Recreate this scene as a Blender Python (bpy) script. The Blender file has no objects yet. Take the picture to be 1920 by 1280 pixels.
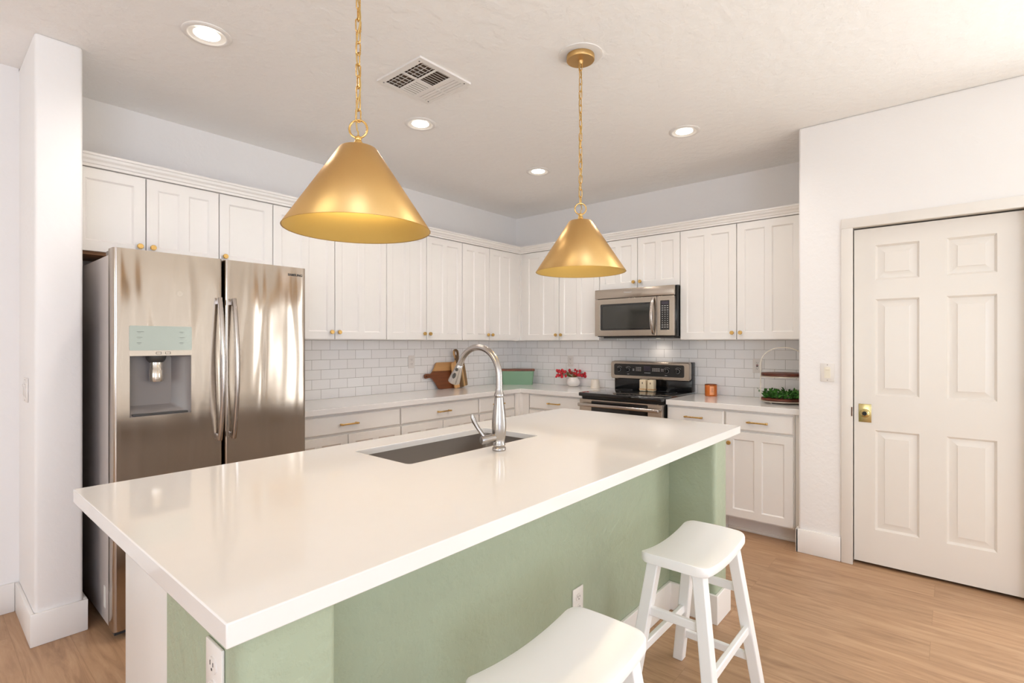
import bpy, bmesh, math, random
from mathutils import Matrix, Vector
random.seed(7)
PI = math.pi
sc = bpy.context.scene
COL = sc.collection

# ------------------------------------------------------------------ camera, view, world, big lights
cam_data = bpy.data.cameras.new('camera')
cam_data.sensor_width = 36.0
cam_data.lens = 968.99 / 1920 * 36.0
cam_data.shift_y = 2.93 / 1920
cam_data.clip_start = 0.05
cam = bpy.data.objects.new('camera', cam_data)
COL.objects.link(cam)
cam.location = (-4.4466, -3.7407, 1.3497)
cam.rotation_euler = (PI / 2, 0, math.radians(40.54 - 90))
sc.camera = cam

sc.view_settings.view_transform = 'Standard'
sc.view_settings.look = 'None'
sc.view_settings.gamma = 1.0
sc.view_settings.use_curve_mapping = False
sc.view_settings.exposure = 0.07
sc.cycles.use_denoising = True
sc.cycles.max_bounces = 10
sc.cycles.diffuse_bounces = 7
sc.cycles.glossy_bounces = 5
sc.cycles.sample_clamp_indirect = 6.0
sc.cycles.caustics_reflective = False
sc.cycles.caustics_refractive = False

world = bpy.data.worlds.new('sky')
sc.world = world
world.use_nodes = True
wn = world.node_tree
bgn = wn.nodes['Background']
bgn.inputs['Color'].default_value = (0.90, 0.95, 1.0, 1)
bgn.inputs['Strength'].default_value = 0.5


def light(name, kind, loc, rot, energy, color=(1, 1, 1), **kw):
    d = bpy.data.lights.new(name, kind)
    d.energy = energy
    d.color = color
    for k, v in kw.items():
        setattr(d, k, v)
    o = bpy.data.objects.new(name, d)
    COL.objects.link(o)
    o.location = loc
    o.rotation_euler = rot
    return o


# area lamps added at guessed, unseen windows to stand in for daylight
REAR_Y = -7.2
REAR_Y = -7.2
light('added_patio_light', 'AREA', (-.60, -5.05, 1.12), (PI / 2, 0, PI / 2), 64, (0.92, 0.97, 1.0),  # added lamp; the patio door is out of view and guessed
      shape='RECTANGLE', size=1.4, size_y=2.05)
light('added_rear_light', 'AREA', (-2.9, REAR_Y - .02, 1.25), (-PI / 2, 0, PI), 23, (1.0, 0.95, 0.88),  # added lamp behind the camera, brightens the front faces
      shape='RECTANGLE', size=3.4, size_y=2.2)
light('added_rear_light', 'AREA', (-6.9, REAR_Y - .02, 1.45), (-PI / 2, 0, PI), 108, (0.62, 0.75, 1.0),  # second added lamp at a guessed rear window
      shape='RECTANGLE', size=2.6, size_y=1.7)
light('added_side_light', 'AREA', (-8.98, -3.2, 1.5), (PI / 2, 0, -PI / 2), 54, (0.94, 1.0, 0.97),  # added lamp; this side window is unseen and guessed
      shape='RECTANGLE', size=2.4, size_y=1.5)
light('sun', 'SUN', (-2, -12, 8), (math.radians(48), 0, math.radians(-4)), 56.0, (0.33, 0.62, 1.0), angle=0.01)


# ------------------------------------------------------------------ materials
def srgb(r, g, b):
    def f(c):
        c /= 255.0
        return c / 12.92 if c <= 0.04045 else ((c + 0.055) / 1.055) ** 2.4
    return (f(r), f(g), f(b), 1)


class NT:
    def __init__(self, name):
        self.m = bpy.data.materials.new(name)
        self.m.use_nodes = True
        self.t = self.m.node_tree
        self.b = self.t.nodes['Principled BSDF']

    def n(self, typ, **kw):
        nd = self.t.nodes.new(typ)
        for k, v in kw.items():
            if k.startswith('_'):
                setattr(nd, k[1:], v)
            else:
                key = int(k[1:]) if k[0] == 'i' and k[1:].isdigit() else k.replace('_', ' ')
                nd.inputs[key].default_value = v
        return nd

    def l(self, a, b):
        self.t.links.new(a, b)

    def coords(self, scale=(1, 1, 1), loc=(0, 0, 0), rot=(0, 0, 0), kind='Object'):
        tc = self.n('ShaderNodeTexCoord')
        mp = self.n('ShaderNodeMapping')
        mp.inputs['Scale'].default_value = scale
        mp.inputs['Location'].default_value = loc
        mp.inputs['Rotation'].default_value = rot
        self.l(tc.outputs[kind], mp.inputs['Vector'])
        return mp.outputs[0]

    def bump(self, height, strength=0.2, dist=0.01, chain=None):
        bp = self.n('ShaderNodeBump')
        bp.inputs['Strength'].default_value = strength
        bp.inputs['Distance'].default_value = dist
        self.l(height, bp.inputs['Height'])
        if chain is not None:
            self.l(chain, bp.inputs['Normal'])
        self.l(bp.outputs[0], self.b.inputs['Normal'])
        return bp.outputs[0]


def plain(name, col, rough=0.5, metal=0.0, noise=0.03, nscale=12, spec=None, coat=0, bump=0, bscale=60, emit=None, estr=0, alpha=None):
    N = NT(name)
    b = N.b
    v = N.coords()
    nz = N.n('ShaderNodeTexNoise')
    nz.inputs['Scale'].default_value = nscale
    N.l(v, nz.inputs['Vector'])
    hs = N.n('ShaderNodeMix', _data_type='RGBA')
    c = col
    hs.inputs['A'].default_value = tuple(max(0, x * (1 - noise)) for x in c[:3]) + (1,)
    hs.inputs['B'].default_value = tuple(min(1, x * (1 + noise)) for x in c[:3]) + (1,)
    N.l(nz.outputs[0], hs.inputs['Factor'])
    N.l(hs.outputs['Result'], b.inputs['Base Color'])
    b.inputs['Roughness'].default_value = rough
    b.inputs['Metallic'].default_value = metal
    if spec is not None:
        b.inputs['Specular IOR Level'].default_value = spec
    if coat:
        b.inputs['Coat Weight'].default_value = coat
        b.inputs['Coat Roughness'].default_value = 0.05
    if bump:
        nb = N.n('ShaderNodeTexNoise')
        nb.inputs['Scale'].default_value = bscale
        nb.inputs['Detail'].default_value = 3
        N.l(v, nb.inputs['Vector'])
        N.bump(nb.outputs[0], bump, 0.004)
    if emit:
        b.inputs['Emission Color'].default_value = emit
        b.inputs['Emission Strength'].default_value = estr
    return N.m


def stucco(name, col, rough=0.6, strength=0.25, scale=22, dist=0.004):
    N = NT(name)
    v = N.coords()
    a = N.n('ShaderNodeTexNoise', Scale=scale, Detail=4.0, Roughness=0.55)
    N.l(v, a.inputs['Vector'])
    r = N.n('ShaderNodeValToRGB')
    r.color_ramp.elements[0].position = 0.42
    r.color_ramp.elements[1].position = 0.62
    N.l(a.outputs[0], r.inputs[0])
    N.bump(r.outputs[0], strength, dist)
    N.b.inputs['Base Color'].default_value = col
    N.b.inputs['Roughness'].default_value = rough
    N.b.inputs['Specular IOR Level'].default_value = 0.3
    return N.m


def steel(name, col, rough=0.25, axis=2, wav=0.0, dist=0.004):
    """brushed metal; brushing runs along the given axis; wav adds the sheet's slow waviness"""
    N = NT(name)
    s = [220, 220, 220]
    s[axis] = 2
    v = N.coords(scale=tuple(s))
    g = N.n('ShaderNodeTexNoise', Scale=1.0, Detail=2.0)
    N.l(v, g.inputs['Vector'])
    rr = N.n('ShaderNodeMapRange')
    rr.inputs['To Min'].default_value = rough - 0.02
    rr.inputs['To Max'].default_value = rough + 0.03
    N.l(g.outputs[0], rr.inputs['Value'])
    N.l(rr.outputs[0], N.b.inputs['Roughness'])
    mx = N.n('ShaderNodeMix', _data_type='RGBA')
    mx.inputs['A'].default_value = tuple(x * 0.975 for x in col[:3]) + (1,)
    mx.inputs['B'].default_value = tuple(min(1, x * 1.02) for x in col[:3]) + (1,)
    N.l(g.outputs[0], mx.inputs['Factor'])
    N.l(mx.outputs['Result'], N.b.inputs['Base Color'])
    N.b.inputs['Metallic'].default_value = 1.0
    if wav:
        v2 = N.coords(scale=(7.5, 7.5, 1.1))
        w = N.n('ShaderNodeTexNoise', Scale=1.0, Detail=1.0)
        w.inputs['Distortion'].default_value = 0.6
        N.l(v2, w.inputs['Vector'])
        N.bump(w.outputs[0], wav, dist)
    return N.m


def wood(name, c1, c2, axis=2, scale=1.0, rough=0.45):
    N = NT(name)
    s = [38 * scale, 38 * scale, 38 * scale]
    s[axis] = 3 * scale
    v = N.coords(scale=tuple(s))
    g = N.n('ShaderNodeTexNoise', Scale=1.0, Detail=4.0)
    g.inputs['Distortion'].default_value = 0.7
    N.l(v, g.inputs['Vector'])
    r = N.n('ShaderNodeValToRGB')
    r.color_ramp.elements[0].position = 0.35
    r.color_ramp.elements[0].color = c1
    r.color_ramp.elements[1].position = 0.68
    r.color_ramp.elements[1].color = c2
    N.l(g.outputs[0], r.inputs[0])
    N.l(r.outputs[0], N.b.inputs['Base Color'])
    N.b.inputs['Roughness'].default_value = rough
    return N.m


def floor_mat():
    N = NT('oak_plank_floor')
    # planks run along world Y: brick u = y, v = x
    tc = N.n('ShaderNodeTexCoord')
    sp = N.n('ShaderNodeSeparateXYZ')
    cb = N.n('ShaderNodeCombineXYZ')
    N.l(tc.outputs['Object'], sp.inputs[0])
    N.l(sp.outputs['Y'], cb.inputs['X'])
    N.l(sp.outputs['X'], cb.inputs['Y'])
    br = N.n('ShaderNodeTexBrick')
    br.offset = 0.37
    br.inputs['Scale'].default_value = 1.0
    br.inputs['Brick Width'].default_value = 1.22
    br.inputs['Row Height'].default_value = 0.18
    br.inputs['Mortar Size'].default_value = 0.0007
    br.inputs['Color1'].default_value = (0.0, 0.0, 0.0, 1)
    br.inputs['Color2'].default_value = (1, 1, 1, 1)
    br.inputs['Mortar'].default_value = (0.3, 0.3, 0.3, 1)
    N.l(cb.outputs[0], br.inputs['Vector'])
    # grain, shifted by plank
    ad = N.n('ShaderNodeVectorMath', _operation='ADD')
    ml = N.n('ShaderNodeVectorMath', _operation='MULTIPLY')
    ml.inputs[1].default_value = (7, 3, 0)
    N.l(br.outputs['Color'], ml.inputs[0])
    N.l(tc.outputs['Object'], ad.inputs[0])
    N.l(ml.outputs[0], ad.inputs[1])
    mp = N.n('ShaderNodeMapping')
    mp.inputs['Scale'].default_value = (15, 1.5, 1)
    N.l(ad.outputs[0], mp.inputs['Vector'])
    g = N.n('ShaderNodeTexNoise', Scale=1.0, Detail=7.0, Roughness=0.66)
    g.inputs['Distortion'].default_value = 2.2
    N.l(mp.outputs[0], g.inputs['Vector'])
    r = N.n('ShaderNodeValToRGB')
    e = r.color_ramp.elements
    e[0].position = 0.30
    e[0].color = srgb(152, 117, 89)
    e[1].position = 0.72
    e[1].color = srgb(192, 157, 124)
    m = r.color_ramp.elements.new(0.5)
    m.color = srgb(176, 140, 108)
    N.l(g.outputs[0], r.inputs[0])
    mx = N.n('ShaderNodeMix', _data_type='RGBA', _blend_type='MULTIPLY')
    mx.inputs['Factor'].default_value = 1.0
    r2 = N.n('ShaderNodeMapRange')
    r2.inputs['To Min'].default_value = 0.93
    r2.inputs['To Max'].default_value = 1.04
    N.l(br.outputs['Color'], r2.inputs['Value'])
    N.l(r.outputs[0], mx.inputs['A'])
    N.l(r2.outputs[0], mx.inputs['B'])
    dk = N.n('ShaderNodeMix', _data_type='RGBA')
    dk.inputs['B'].default_value = srgb(150, 117, 87)
    N.l(br.outputs['Fac'], dk.inputs['Factor'])
    N.l(mx.outputs['Result'], dk.inputs['A'])
    N.l(dk.outputs['Result'], N.b.inputs['Base Color'])
    N.b.inputs['Roughness'].default_value = 0.42
    N.b.inputs['Specular IOR Level'].default_value = 0.35
    N.bump(g.outputs[0], 0.08, 0.003)
    return N.m


def tile_mat(name, use_y):
    N = NT(name)
    tc = N.n('ShaderNodeTexCoord')
    sp = N.n('ShaderNodeSeparateXYZ')
    cb = N.n('ShaderNodeCombineXYZ')
    N.l(tc.outputs['Object'], sp.inputs[0])
    N.l(sp.outputs['Y' if use_y else 'X'], cb.inputs['X'])
    sub = N.n('ShaderNodeMath', _operation='SUBTRACT')
    sub.inputs[1].default_value = 0.914 - 0.0762 * 12
    N.l(sp.outputs['Z'], sub.inputs[0])
    N.l(sub.outputs[0], cb.inputs['Y'])
    br = N.n('ShaderNodeTexBrick')
    br.offset = 0.5
    br.inputs['Scale'].default_value = 1.0
    br.inputs['Brick Width'].default_value = 0.1524
    br.inputs['Row Height'].default_value = 0.0762
    br.inputs['Mortar Size'].default_value = 0.0014
    br.inputs['Mortar Smooth'].default_value = 0.2
    br.inputs['Color1'].default_value = srgb(243, 240, 237)
    br.inputs['Color2'].default_value = srgb(247, 245, 243)
    br.inputs['Mortar'].default_value = srgb(172, 165, 158)
    N.l(cb.outputs[0], br.inputs['Vector'])
    N.l(br.outputs['Color'], N.b.inputs['Base Color'])
    N.b.inputs['Roughness'].default_value = 0.16
    inv = N.n('ShaderNodeMath', _operation='SUBTRACT')
    inv.inputs[0].default_value = 1.0
    N.l(br.outputs['Fac'], inv.inputs[1])
    nz = N.n('ShaderNodeTexNoise', Scale=9.0)
    N.l(tc.outputs['Object'], nz.inputs['Vector'])
    bp = N.bump(inv.outputs[0], 0.5, 0.0012)
    N.bump(nz.outputs[0], 0.12, 0.01, chain=bp)
    return N.m


M = {}
M['wall'] = stucco('white_wall_paint', srgb(238, 235, 233), 0.55, 0.12, 26)
M['ceiling'] = stucco('ceiling_paint', srgb(245, 243, 241), 0.7, 0.28, 15, 0.006)
M['trim'] = plain('white_trim_paint', srgb(237, 233, 229), 0.32, noise=0.01)
M['door'] = plain('door_paint', srgb(229, 223, 216), 0.3, noise=0.01)
M['cab'] = plain('cabinet_paint', srgb(233, 229, 224), 0.33, noise=0.012)
M['green'] = stucco('sage_green_paint', srgb(163, 172, 148), 0.42, 0.35, 20, 0.004)
M['quartz'] = plain('white_quartz', srgb(230, 226, 222), 0.06, noise=0.008, nscale=30, spec=0.65)
M['floor'] = floor_mat()
M['tile_l'] = tile_mat('subway_tile_left', False)
M['tile_r'] = tile_mat('subway_tile_right', True)
M['steel_fridge'] = steel('fridge_steel', (0.46, 0.395, 0.335, 1), 0.15, 2, 0.5, 0.018)
M['steel_h'] = plain('brushed_steel', (0.52, 0.455, 0.39, 1), 0.25, 1.0, noise=0.015)
M['steel_bar'] = steel('handle_steel', (0.52, 0.475, 0.44, 1), 0.22, 2)
M['nickel'] = plain('brushed_nickel', (0.42, 0.39, 0.365, 1), 0.27, 1.0, noise=0.02)
M['sink'] = steel('sink_steel', (0.36, 0.32, 0.285, 1), 0.36, 0)
M['fridge_side'] = plain('fridge_side_grey', srgb(204, 196, 192), 0.42, 0.3, bump=0.1, bscale=300)
M['grey_plastic'] = plain('grey_plastic', srgb(136, 129, 126), 0.35)
M['dark_grey'] = plain('dark_grey_plastic', srgb(62, 60, 58), 0.4)
M['disp_glass'] = plain('dispenser_display', (0.35, 0.375, 0.335, 1), 0.12, 0.9, noise=0.05, nscale=6)
M['ink'] = plain('dark_print', srgb(50, 48, 46), 0.5)
M['ink_light'] = plain('light_print', srgb(200, 198, 194), 0.5)
M['black'] = plain('black_enamel', srgb(14, 14, 15), 0.16)
M['black_glass'] = plain('black_glass', srgb(10, 10, 11), 0.05, coat=0.5)
M['panel_black'] = plain('control_black', srgb(40, 39, 38), 0.25)
M['window_glass'] = plain('oven_window_glass', srgb(46, 46, 42), 0.08, coat=0.4)
M['screen'] = plain('dim_display', srgb(62, 56, 66), 0.15)
M['brass'] = steel('brushed_brass', (0.62, 0.39, 0.155, 1), 0.38, 2)
M['brass_ring'] = steel('brass_hardware', (0.72, 0.46, 0.16, 1), 0.27, 0)
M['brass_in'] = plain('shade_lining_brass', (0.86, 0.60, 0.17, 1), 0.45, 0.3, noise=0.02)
M['brass_lock'] = steel('polished_brass', (0.60, 0.50, 0.24, 1), 0.22, 2)
M['cord'] = plain('gold_cord', (0.55, 0.36, 0.12, 1), 0.4)
M['white_gloss'] = plain('white_painted_wood', srgb(240, 239, 237), 0.3, noise=0.01)
M['plate'] = plain('white_plastic', srgb(228, 222, 216), 0.3)
M['ivory'] = plain('ivory_plastic', srgb(232, 224, 206), 0.3)
M['dark'] = plain('dark_slot', srgb(30, 28, 27), 0.6)
M['brown_metal'] = plain('brown_strike', srgb(92, 62, 42), 0.4, 0.5)
M['ply'] = wood('raw_plywood', srgb(132, 88, 52), srgb(170, 120, 76), 0)
M['toe'] = plain('toe_kick_paint', srgb(214, 207, 200), 0.5)
M['vent_white'] = plain('vent_enamel', srgb(232, 228, 224), 0.4)
M['vent_dark'] = plain('duct_dark', srgb(92, 76, 62), 0.7)
M['lens'] = plain('light_lens', (1, 1, 1, 1), 0.5, emit=(1.0, 0.95, 0.86, 1), estr=14)
M['baffle'] = plain('light_baffle', srgb(245, 240, 232), 0.35)
M['bulb'] = plain('bulb_glass', (1, 1, 1, 1), 0.4, emit=(1.0, 0.84, 0.55, 1), estr=110)
M['hood_lens'] = plain('hood_light_lens', (1, 1, 1, 1), 0.4, emit=(1.0, 0.85, 0.65, 1), estr=3)
M['acacia'] = wood('acacia_dark', srgb(92, 46, 20), srgb(142, 80, 40), 0)
M['acacia_light'] = wood('acacia_light', srgb(176, 126, 76), srgb(206, 160, 108), 0)
M['maple'] = wood('maple', srgb(196, 150, 98), srgb(222, 180, 130), 2)
M['walnut'] = wood('walnut', srgb(72, 46, 28), srgb(116, 78, 48), 2)
M['lid_wood'] = wood('lid_walnut', srgb(88, 46, 24), srgb(128, 72, 42), 0)
M['tray_wood'] = wood('tray_walnut', srgb(66, 26, 12), srgb(110, 50, 26), 1)
M['sage_tin'] = plain('green_enamel', srgb(122, 156, 126), 0.35)
M['ceramic'] = plain('white_ceramic', srgb(240, 234, 228), 0.25)
M['cream'] = plain('cream_glaze', srgb(240, 228, 212), 0.3)
M['shaker'] = plain('cream_shaker', srgb(226, 208, 176), 0.35)
M['red'] = plain('red_petals', srgb(198, 36, 48), 0.45, noise=0.35, nscale=60)
M['stem'] = plain('olive_stem', srgb(104, 98, 44), 0.6)
M['leaf'] = plain('green_leaf', srgb(58, 112, 34), 0.5, noise=0.6, nscale=45)
M['copper'] = plain('copper_glass', srgb(204, 108, 40), 0.22, 0.25, noise=0.08, nscale=20)
M['copper_label'] = plain('copper_label', srgb(232, 156, 104), 0.35)
M['rim_brown'] = plain('dark_rim', srgb(120, 58, 20), 0.35)
M['hoop'] = plain('off_white_metal', srgb(190, 178, 160), 0.35, 0.3)
M['red_button'] = plain('reset_button', srgb(120, 36, 34), 0.4)
M['sticker'] = plain('paper_label', srgb(228, 226, 220), 0.6)
M['spout_clear'] = plain('chute_metal', srgb(205, 196, 184), 0.18, 0.8)
M['glass'] = None
_g = NT('window_glass')
_tr = _g.n('ShaderNodeBsdfTransparent')
_gl = _g.n('ShaderNodeBsdfGlossy', Roughness=0.0)
_ms = _g.n('ShaderNodeMixShader')
_ms.inputs[0].default_value = 0.05
_g.l(_tr.outputs[0], _ms.inputs[1])
_g.l(_gl.outputs[0], _ms.inputs[2])
_g.l(_ms.outputs[0], _g.t.nodes['Material Output'].inputs['Surface'])
M['glass'] = _g.m


# ------------------------------------------------------------------ mesh helpers
class MB:
    """mesh builder; self.T maps local coordinates to world ones"""
    def __init__(self, T=None):
        self.bm = bmesh.new()
        self.T = T or (lambda x, y, z: (x, y, z))
        self.mats = None

    def v(self, x, y, z):
        return self.bm.verts.new(self.T(x, y, z))

    def box(self, x0, y0, z0, x1, y1, z1, bev=0.0, seg=2):
        vs = [self.v(x, y, z) for x in (x0, x1) for y in (y0, y1) for z in (z0, z1)]
        fs = [(0, 1, 3, 2), (4, 6, 7, 5), (0, 4, 5, 1), (2, 3, 7, 6), (0, 2, 6, 4), (1, 5, 7, 3)]
        faces = [self.bm.faces.new([vs[i] for i in f]) for f in fs]
        if bev > 0:
            es = list({e for f in faces for e in f.edges})
            bmesh.ops.bevel(self.bm, geom=es, offset=bev, segments=seg, profile=0.5, affect='EDGES')
        return self

    def ring_loft(self, rings, cap0=True, cap1=True, closed=False):
        R = [[self.v(*p) for p in r] for r in rings]
        n = len(R[0])
        m = len(R)
        for i in range(m if closed else m - 1):
            a, b = R[i], R[(i + 1) % m]
            for j in range(n):
                k = (j + 1) % n
                try:
                    self.bm.faces.new((a[j], a[k], b[k], b[j]))
                except ValueError:
                    pass
        if not closed:
            if cap0:
                self.bm.faces.new(R[0][::-1])
            if cap1:
                self.bm.faces.new(R[-1])
        return self

    def lathe(self, prof, cx=0, cy=0, seg=48, axis='z', cap0=True, cap1=True):
        rings = []
        for r, h in prof:
            ring = []
            for k in range(seg):
                a = 2 * PI * k / seg
                c, s = r * math.cos(a), r * math.sin(a)
                if axis == 'z':
                    ring.append((cx + c, cy + s, h))
                elif axis == 'x':
                    ring.append((h, cx + c, cy + s))
                else:
                    ring.append((cx + c, h, cy + s))
            rings.append(ring)
        return self.ring_loft(rings, cap0, cap1)

    def tube(self, pts, r, seg=12, closed=False, rs=None, flat=1.0):
        P = [Vector(p) for p in pts]
        n = len(P)
        rings = []
        prev = None
        for i in range(n):
            if closed:
                t = (P[(i + 1) % n] - P[i - 1]).normalized()
            elif i == 0:
                t = (P[1] - P[0]).normalized()
            elif i == n - 1:
                t = (P[-1] - P[-2]).normalized()
            else:
                t = (P[i + 1] - P[i - 1]).normalized()
            if prev is None:
                up = Vector((0, 0, 1)) if abs(t.z) < 0.9 else Vector((1, 0, 0))
                u = t.cross(up).normalized()
            else:
                u = (prev - t * prev.dot(t)).normalized()
            prev = u
            w = t.cross(u)
            rr = rs[i] if rs else r
            rings.append([tuple(P[i] + u * rr * math.cos(2 * PI * k / seg) + w * rr * flat * math.sin(2 * PI * k / seg)) for k in range(seg)])
        return self.ring_loft(rings, closed=closed)

    def plate(self, outer, holes, d0, d1, plane='xz'):
        """flat plate with holes; outlines in 2D, extruded from d0 to d1 along the missing axis"""
        def P(a, b, d):
            return (a, d, b) if plane == 'xz' else ((a, b, d) if plane == 'xy' else (d, a, b))
        if all(len(l) == 4 for l in [outer] + list(holes)):
            A = sorted({round(p[0], 6) for l in [outer] + list(holes) for p in l})
            B = sorted({round(p[1], 6) for l in [outer] + list(holes) for p in l})
            def inside(l, a, b):
                return min(p[0] for p in l) < a < max(p[0] for p in l) and min(p[1] for p in l) < b < max(p[1] for p in l)
            keep = {(i, j) for i in range(len(A) - 1) for j in range(len(B) - 1)
                    if not any(inside(h, (A[i] + A[i + 1]) / 2, (B[j] + B[j + 1]) / 2) for h in holes)}
            vv = {}

            def g(i, j, k):
                if (i, j, k) not in vv:
                    vv[i, j, k] = self.v(*P(A[i], B[j], d1 if k else d0))
                return vv[i, j, k]
            for (i, j) in keep:
                for k in (0, 1):
                    self.bm.faces.new((g(i, j, k), g(i + 1, j, k), g(i + 1, j + 1, k), g(i, j + 1, k)))
                for (di, dj, p, q) in ((-1, 0, (i, j), (i, j + 1)), (1, 0, (i + 1, j), (i + 1, j + 1)), (0, -1, (i, j), (i + 1, j)), (0, 1, (i, j + 1), (i + 1, j + 1))):
                    if (i + di, j + dj) not in keep:
                        self.bm.faces.new((g(*p, 0), g(*q, 0), g(*q, 1), g(*p, 1)))
            return self
        bm2 = bmesh.new()
        edges = []
        for loop in [outer] + list(holes):
            vs = [bm2.verts.new(P(a, b, d0)) for a, b in loop]
            for i in range(len(vs)):
                edges.append(bm2.edges.new((vs[i], vs[(i + 1) % len(vs)])))
        bmesh.ops.triangle_fill(bm2, use_beauty=True, use_dissolve=False, edges=edges)
        tri = [[v.co.copy() for v in f.verts] for f in bm2.faces]
        bm2.free()
        key = {}
        off = {'xz': Vector((0, d1 - d0, 0)), 'xy': Vector((0, 0, d1 - d0)), 'yz': Vector((d1 - d0, 0, 0))}[plane]

        def gv(c, top):
            k = (round(c.x, 6), round(c.y, 6), round(c.z, 6), top)
            if k not in key:
                q = c + off if top else c
                key[k] = self.v(*q)
            return key[k]
        for f in tri:
            for top in (0, 1):
                try:
                    self.bm.faces.new([gv(c, top) for c in f])
                except ValueError:
                    pass
        for loop in [outer] + list(holes):
            cs = [Vector(P(a, b, d0)) for a, b in loop]
            for i in range(len(cs)):
                a, b = cs[i], cs[(i + 1) % len(cs)]
                try:
                    self.bm.faces.new((gv(a, 0), gv(b, 0), gv(b, 1), gv(a, 1)))
                except ValueError:
                    pass
        return self


def rect(a0, b0, a1, b1, r=0.0, n=5):
    if r <= 0:
        return [(a0, b0), (a1, b0), (a1, b1), (a0, b1)]
    out = []
    for cx, cy, s in ((a1 - r, b0 + r, -PI / 2), (a1 - r, b1 - r, 0), (a0 + r, b1 - r, PI / 2), (a0 + r, b0 + r, PI)):
        for k in range(n + 1):
            t = s + PI / 2 * k / n
            out.append((cx + r * math.cos(t), cy + r * math.sin(t)))
    return out


ORG = {}


def org(o):
    return ORG.get(o.name, Vector((0, 0, 0)))


def obj(name, mb, mat, parent=None, smooth=35, bevel=0.0, seg=2, label=None, origin=None, local=False, mats=None):
    bm = mb.bm
    bmesh.ops.remove_doubles(bm, verts=bm.verts, dist=1e-6)
    bmesh.ops.recalc_face_normals(bm, faces=bm.faces)
    if parent is not None:
        o0 = org(parent)
    elif origin is not None:
        o0 = Vector(origin)
    else:
        o0 = Vector((0, 0, 0))
    if not local and o0.length > 0:
        bmesh.ops.translate(bm, verts=bm.verts, vec=-o0)
    me = bpy.data.meshes.new(name)
    bm.to_mesh(me)
    bm.free()
    me.materials.append(mat)
    for m2 in (mats or []):
        me.materials.append(m2)
    me.shade_smooth()
    me.set_sharp_from_angle(angle=math.radians(smooth))
    o = bpy.data.objects.new(name, me)
    COL.objects.link(o)
    if parent is not None:
        o.parent = parent
        ORG[o.name] = o0
    elif origin is not None:
        o.location = o0
        ORG[o.name] = o0
    if bevel > 0:
        b = o.modifiers.new('bevel', 'BEVEL')
        b.width = bevel
        b.segments = seg
        b.limit_method = 'ANGLE'
        b.angle_limit = math.radians(40)
        b.harden_normals = False
    if label:
        o['label'] = label
    return o


def thing(name, label, cat, loc, group=None):
    o = bpy.data.objects.new(name, None)
    o.empty_display_size = 0.05
    COL.objects.link(o)
    o.location = loc
    ORG[o.name] = Vector(loc)
    o['label'] = label
    o['category'] = cat
    if group:
        o['group'] = group
    return o


def tag(o, label, cat, group=None):
    o['label'] = label
    o['category'] = cat
    if group:
        o['group'] = group
    return o


def struct(name, mb, mat, **kw):
    o = obj(name, mb, mat, **kw)
    if o.parent is None:
        o['kind'] = 'structure'
    return o


def lettering(name, s, size, loc, rot, mat, parent, ext=0.0006, bold=0.0, xs=1.0):
    c = bpy.data.curves.new(name, 'FONT')
    c.body = s
    c.size = size
    c.align_x = 'CENTER'
    c.align_y = 'CENTER'
    c.extrude = ext
    c.offset = bold
    c.materials.append(mat)
    tmp = bpy.data.objects.new('tmp', c)
    COL.objects.link(tmp)
    bpy.context.view_layer.update()
    me = bpy.data.meshes.new_from_object(tmp.evaluated_get(bpy.context.evaluated_depsgraph_get()))
    bpy.data.objects.remove(tmp)
    o = bpy.data.objects.new(name, me)
    COL.objects.link(o)
    o.parent = parent
    o.location = Vector(loc) - org(parent)
    o.rotation_euler = rot
    o.scale = (xs, 1, 1)
    return o


def TA(u, d, z):            # along the left (fridge) wall: u = world x, d = distance out of the wall
    return (u, -d, z)


def TB(u, d, z):            # along the right (range) wall: u = -world y, d = distance out of the wall
    return (-d, -u, z)


# ------------------------------------------------------------------ the room
H = 2.74
XL = -9.0
m = MB().box(XL - .1, REAR_Y - .1, -.1, .9, .1, 0)
struct('floor', m, M['floor'])
m = MB().box(XL - .1, REAR_Y - .1, H, .9, .1, H + .1)
struct('ceiling', m, M['ceiling'])
WX = -4.08
m = MB().box(-3.92, 0, 0, .1, .1, H)
struct('wall_left', m, M['wall'])
m = MB().box(0, -2.975, 0, .1, 0, H)
struct('wall_right', m, M['wall'])
# pantry wall with the door opening
PX = -.69
DY0, DY1, DZ = -3.265, -4.035, 2.058
m = MB().plate(rect(REAR_Y, 0, -2.975, H), [rect(DY1, 0, DY0, DZ), rect(-5.8, .08, -4.35, 2.14)], PX, PX + .115, 'yz')
o = struct('wall_pantry', m, M['wall'], bevel=.012, seg=3)
m = MB().box(PX + .115, -3.09, 0, .1, -2.975, H)
struct('wall_niche', m, M['wall'])
m = MB().box(-.2, -4.2, 0, -.1, -3.09, H)
m.box(PX + .115, -4.3, 0, -.1, -4.2, H)
struct('wall_pantry_back', m, M['wall'])
# stub wall beside the refrigerator
m = MB().box(WX, -.625, 0, -3.91, .1, H, bev=.014, seg=3)
struct('wall_stub', m, M['wall'])
m = MB().box(XL, -.135, 0, WX, .1, H)
struct('wall_hall', m, M['wall'])
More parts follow.
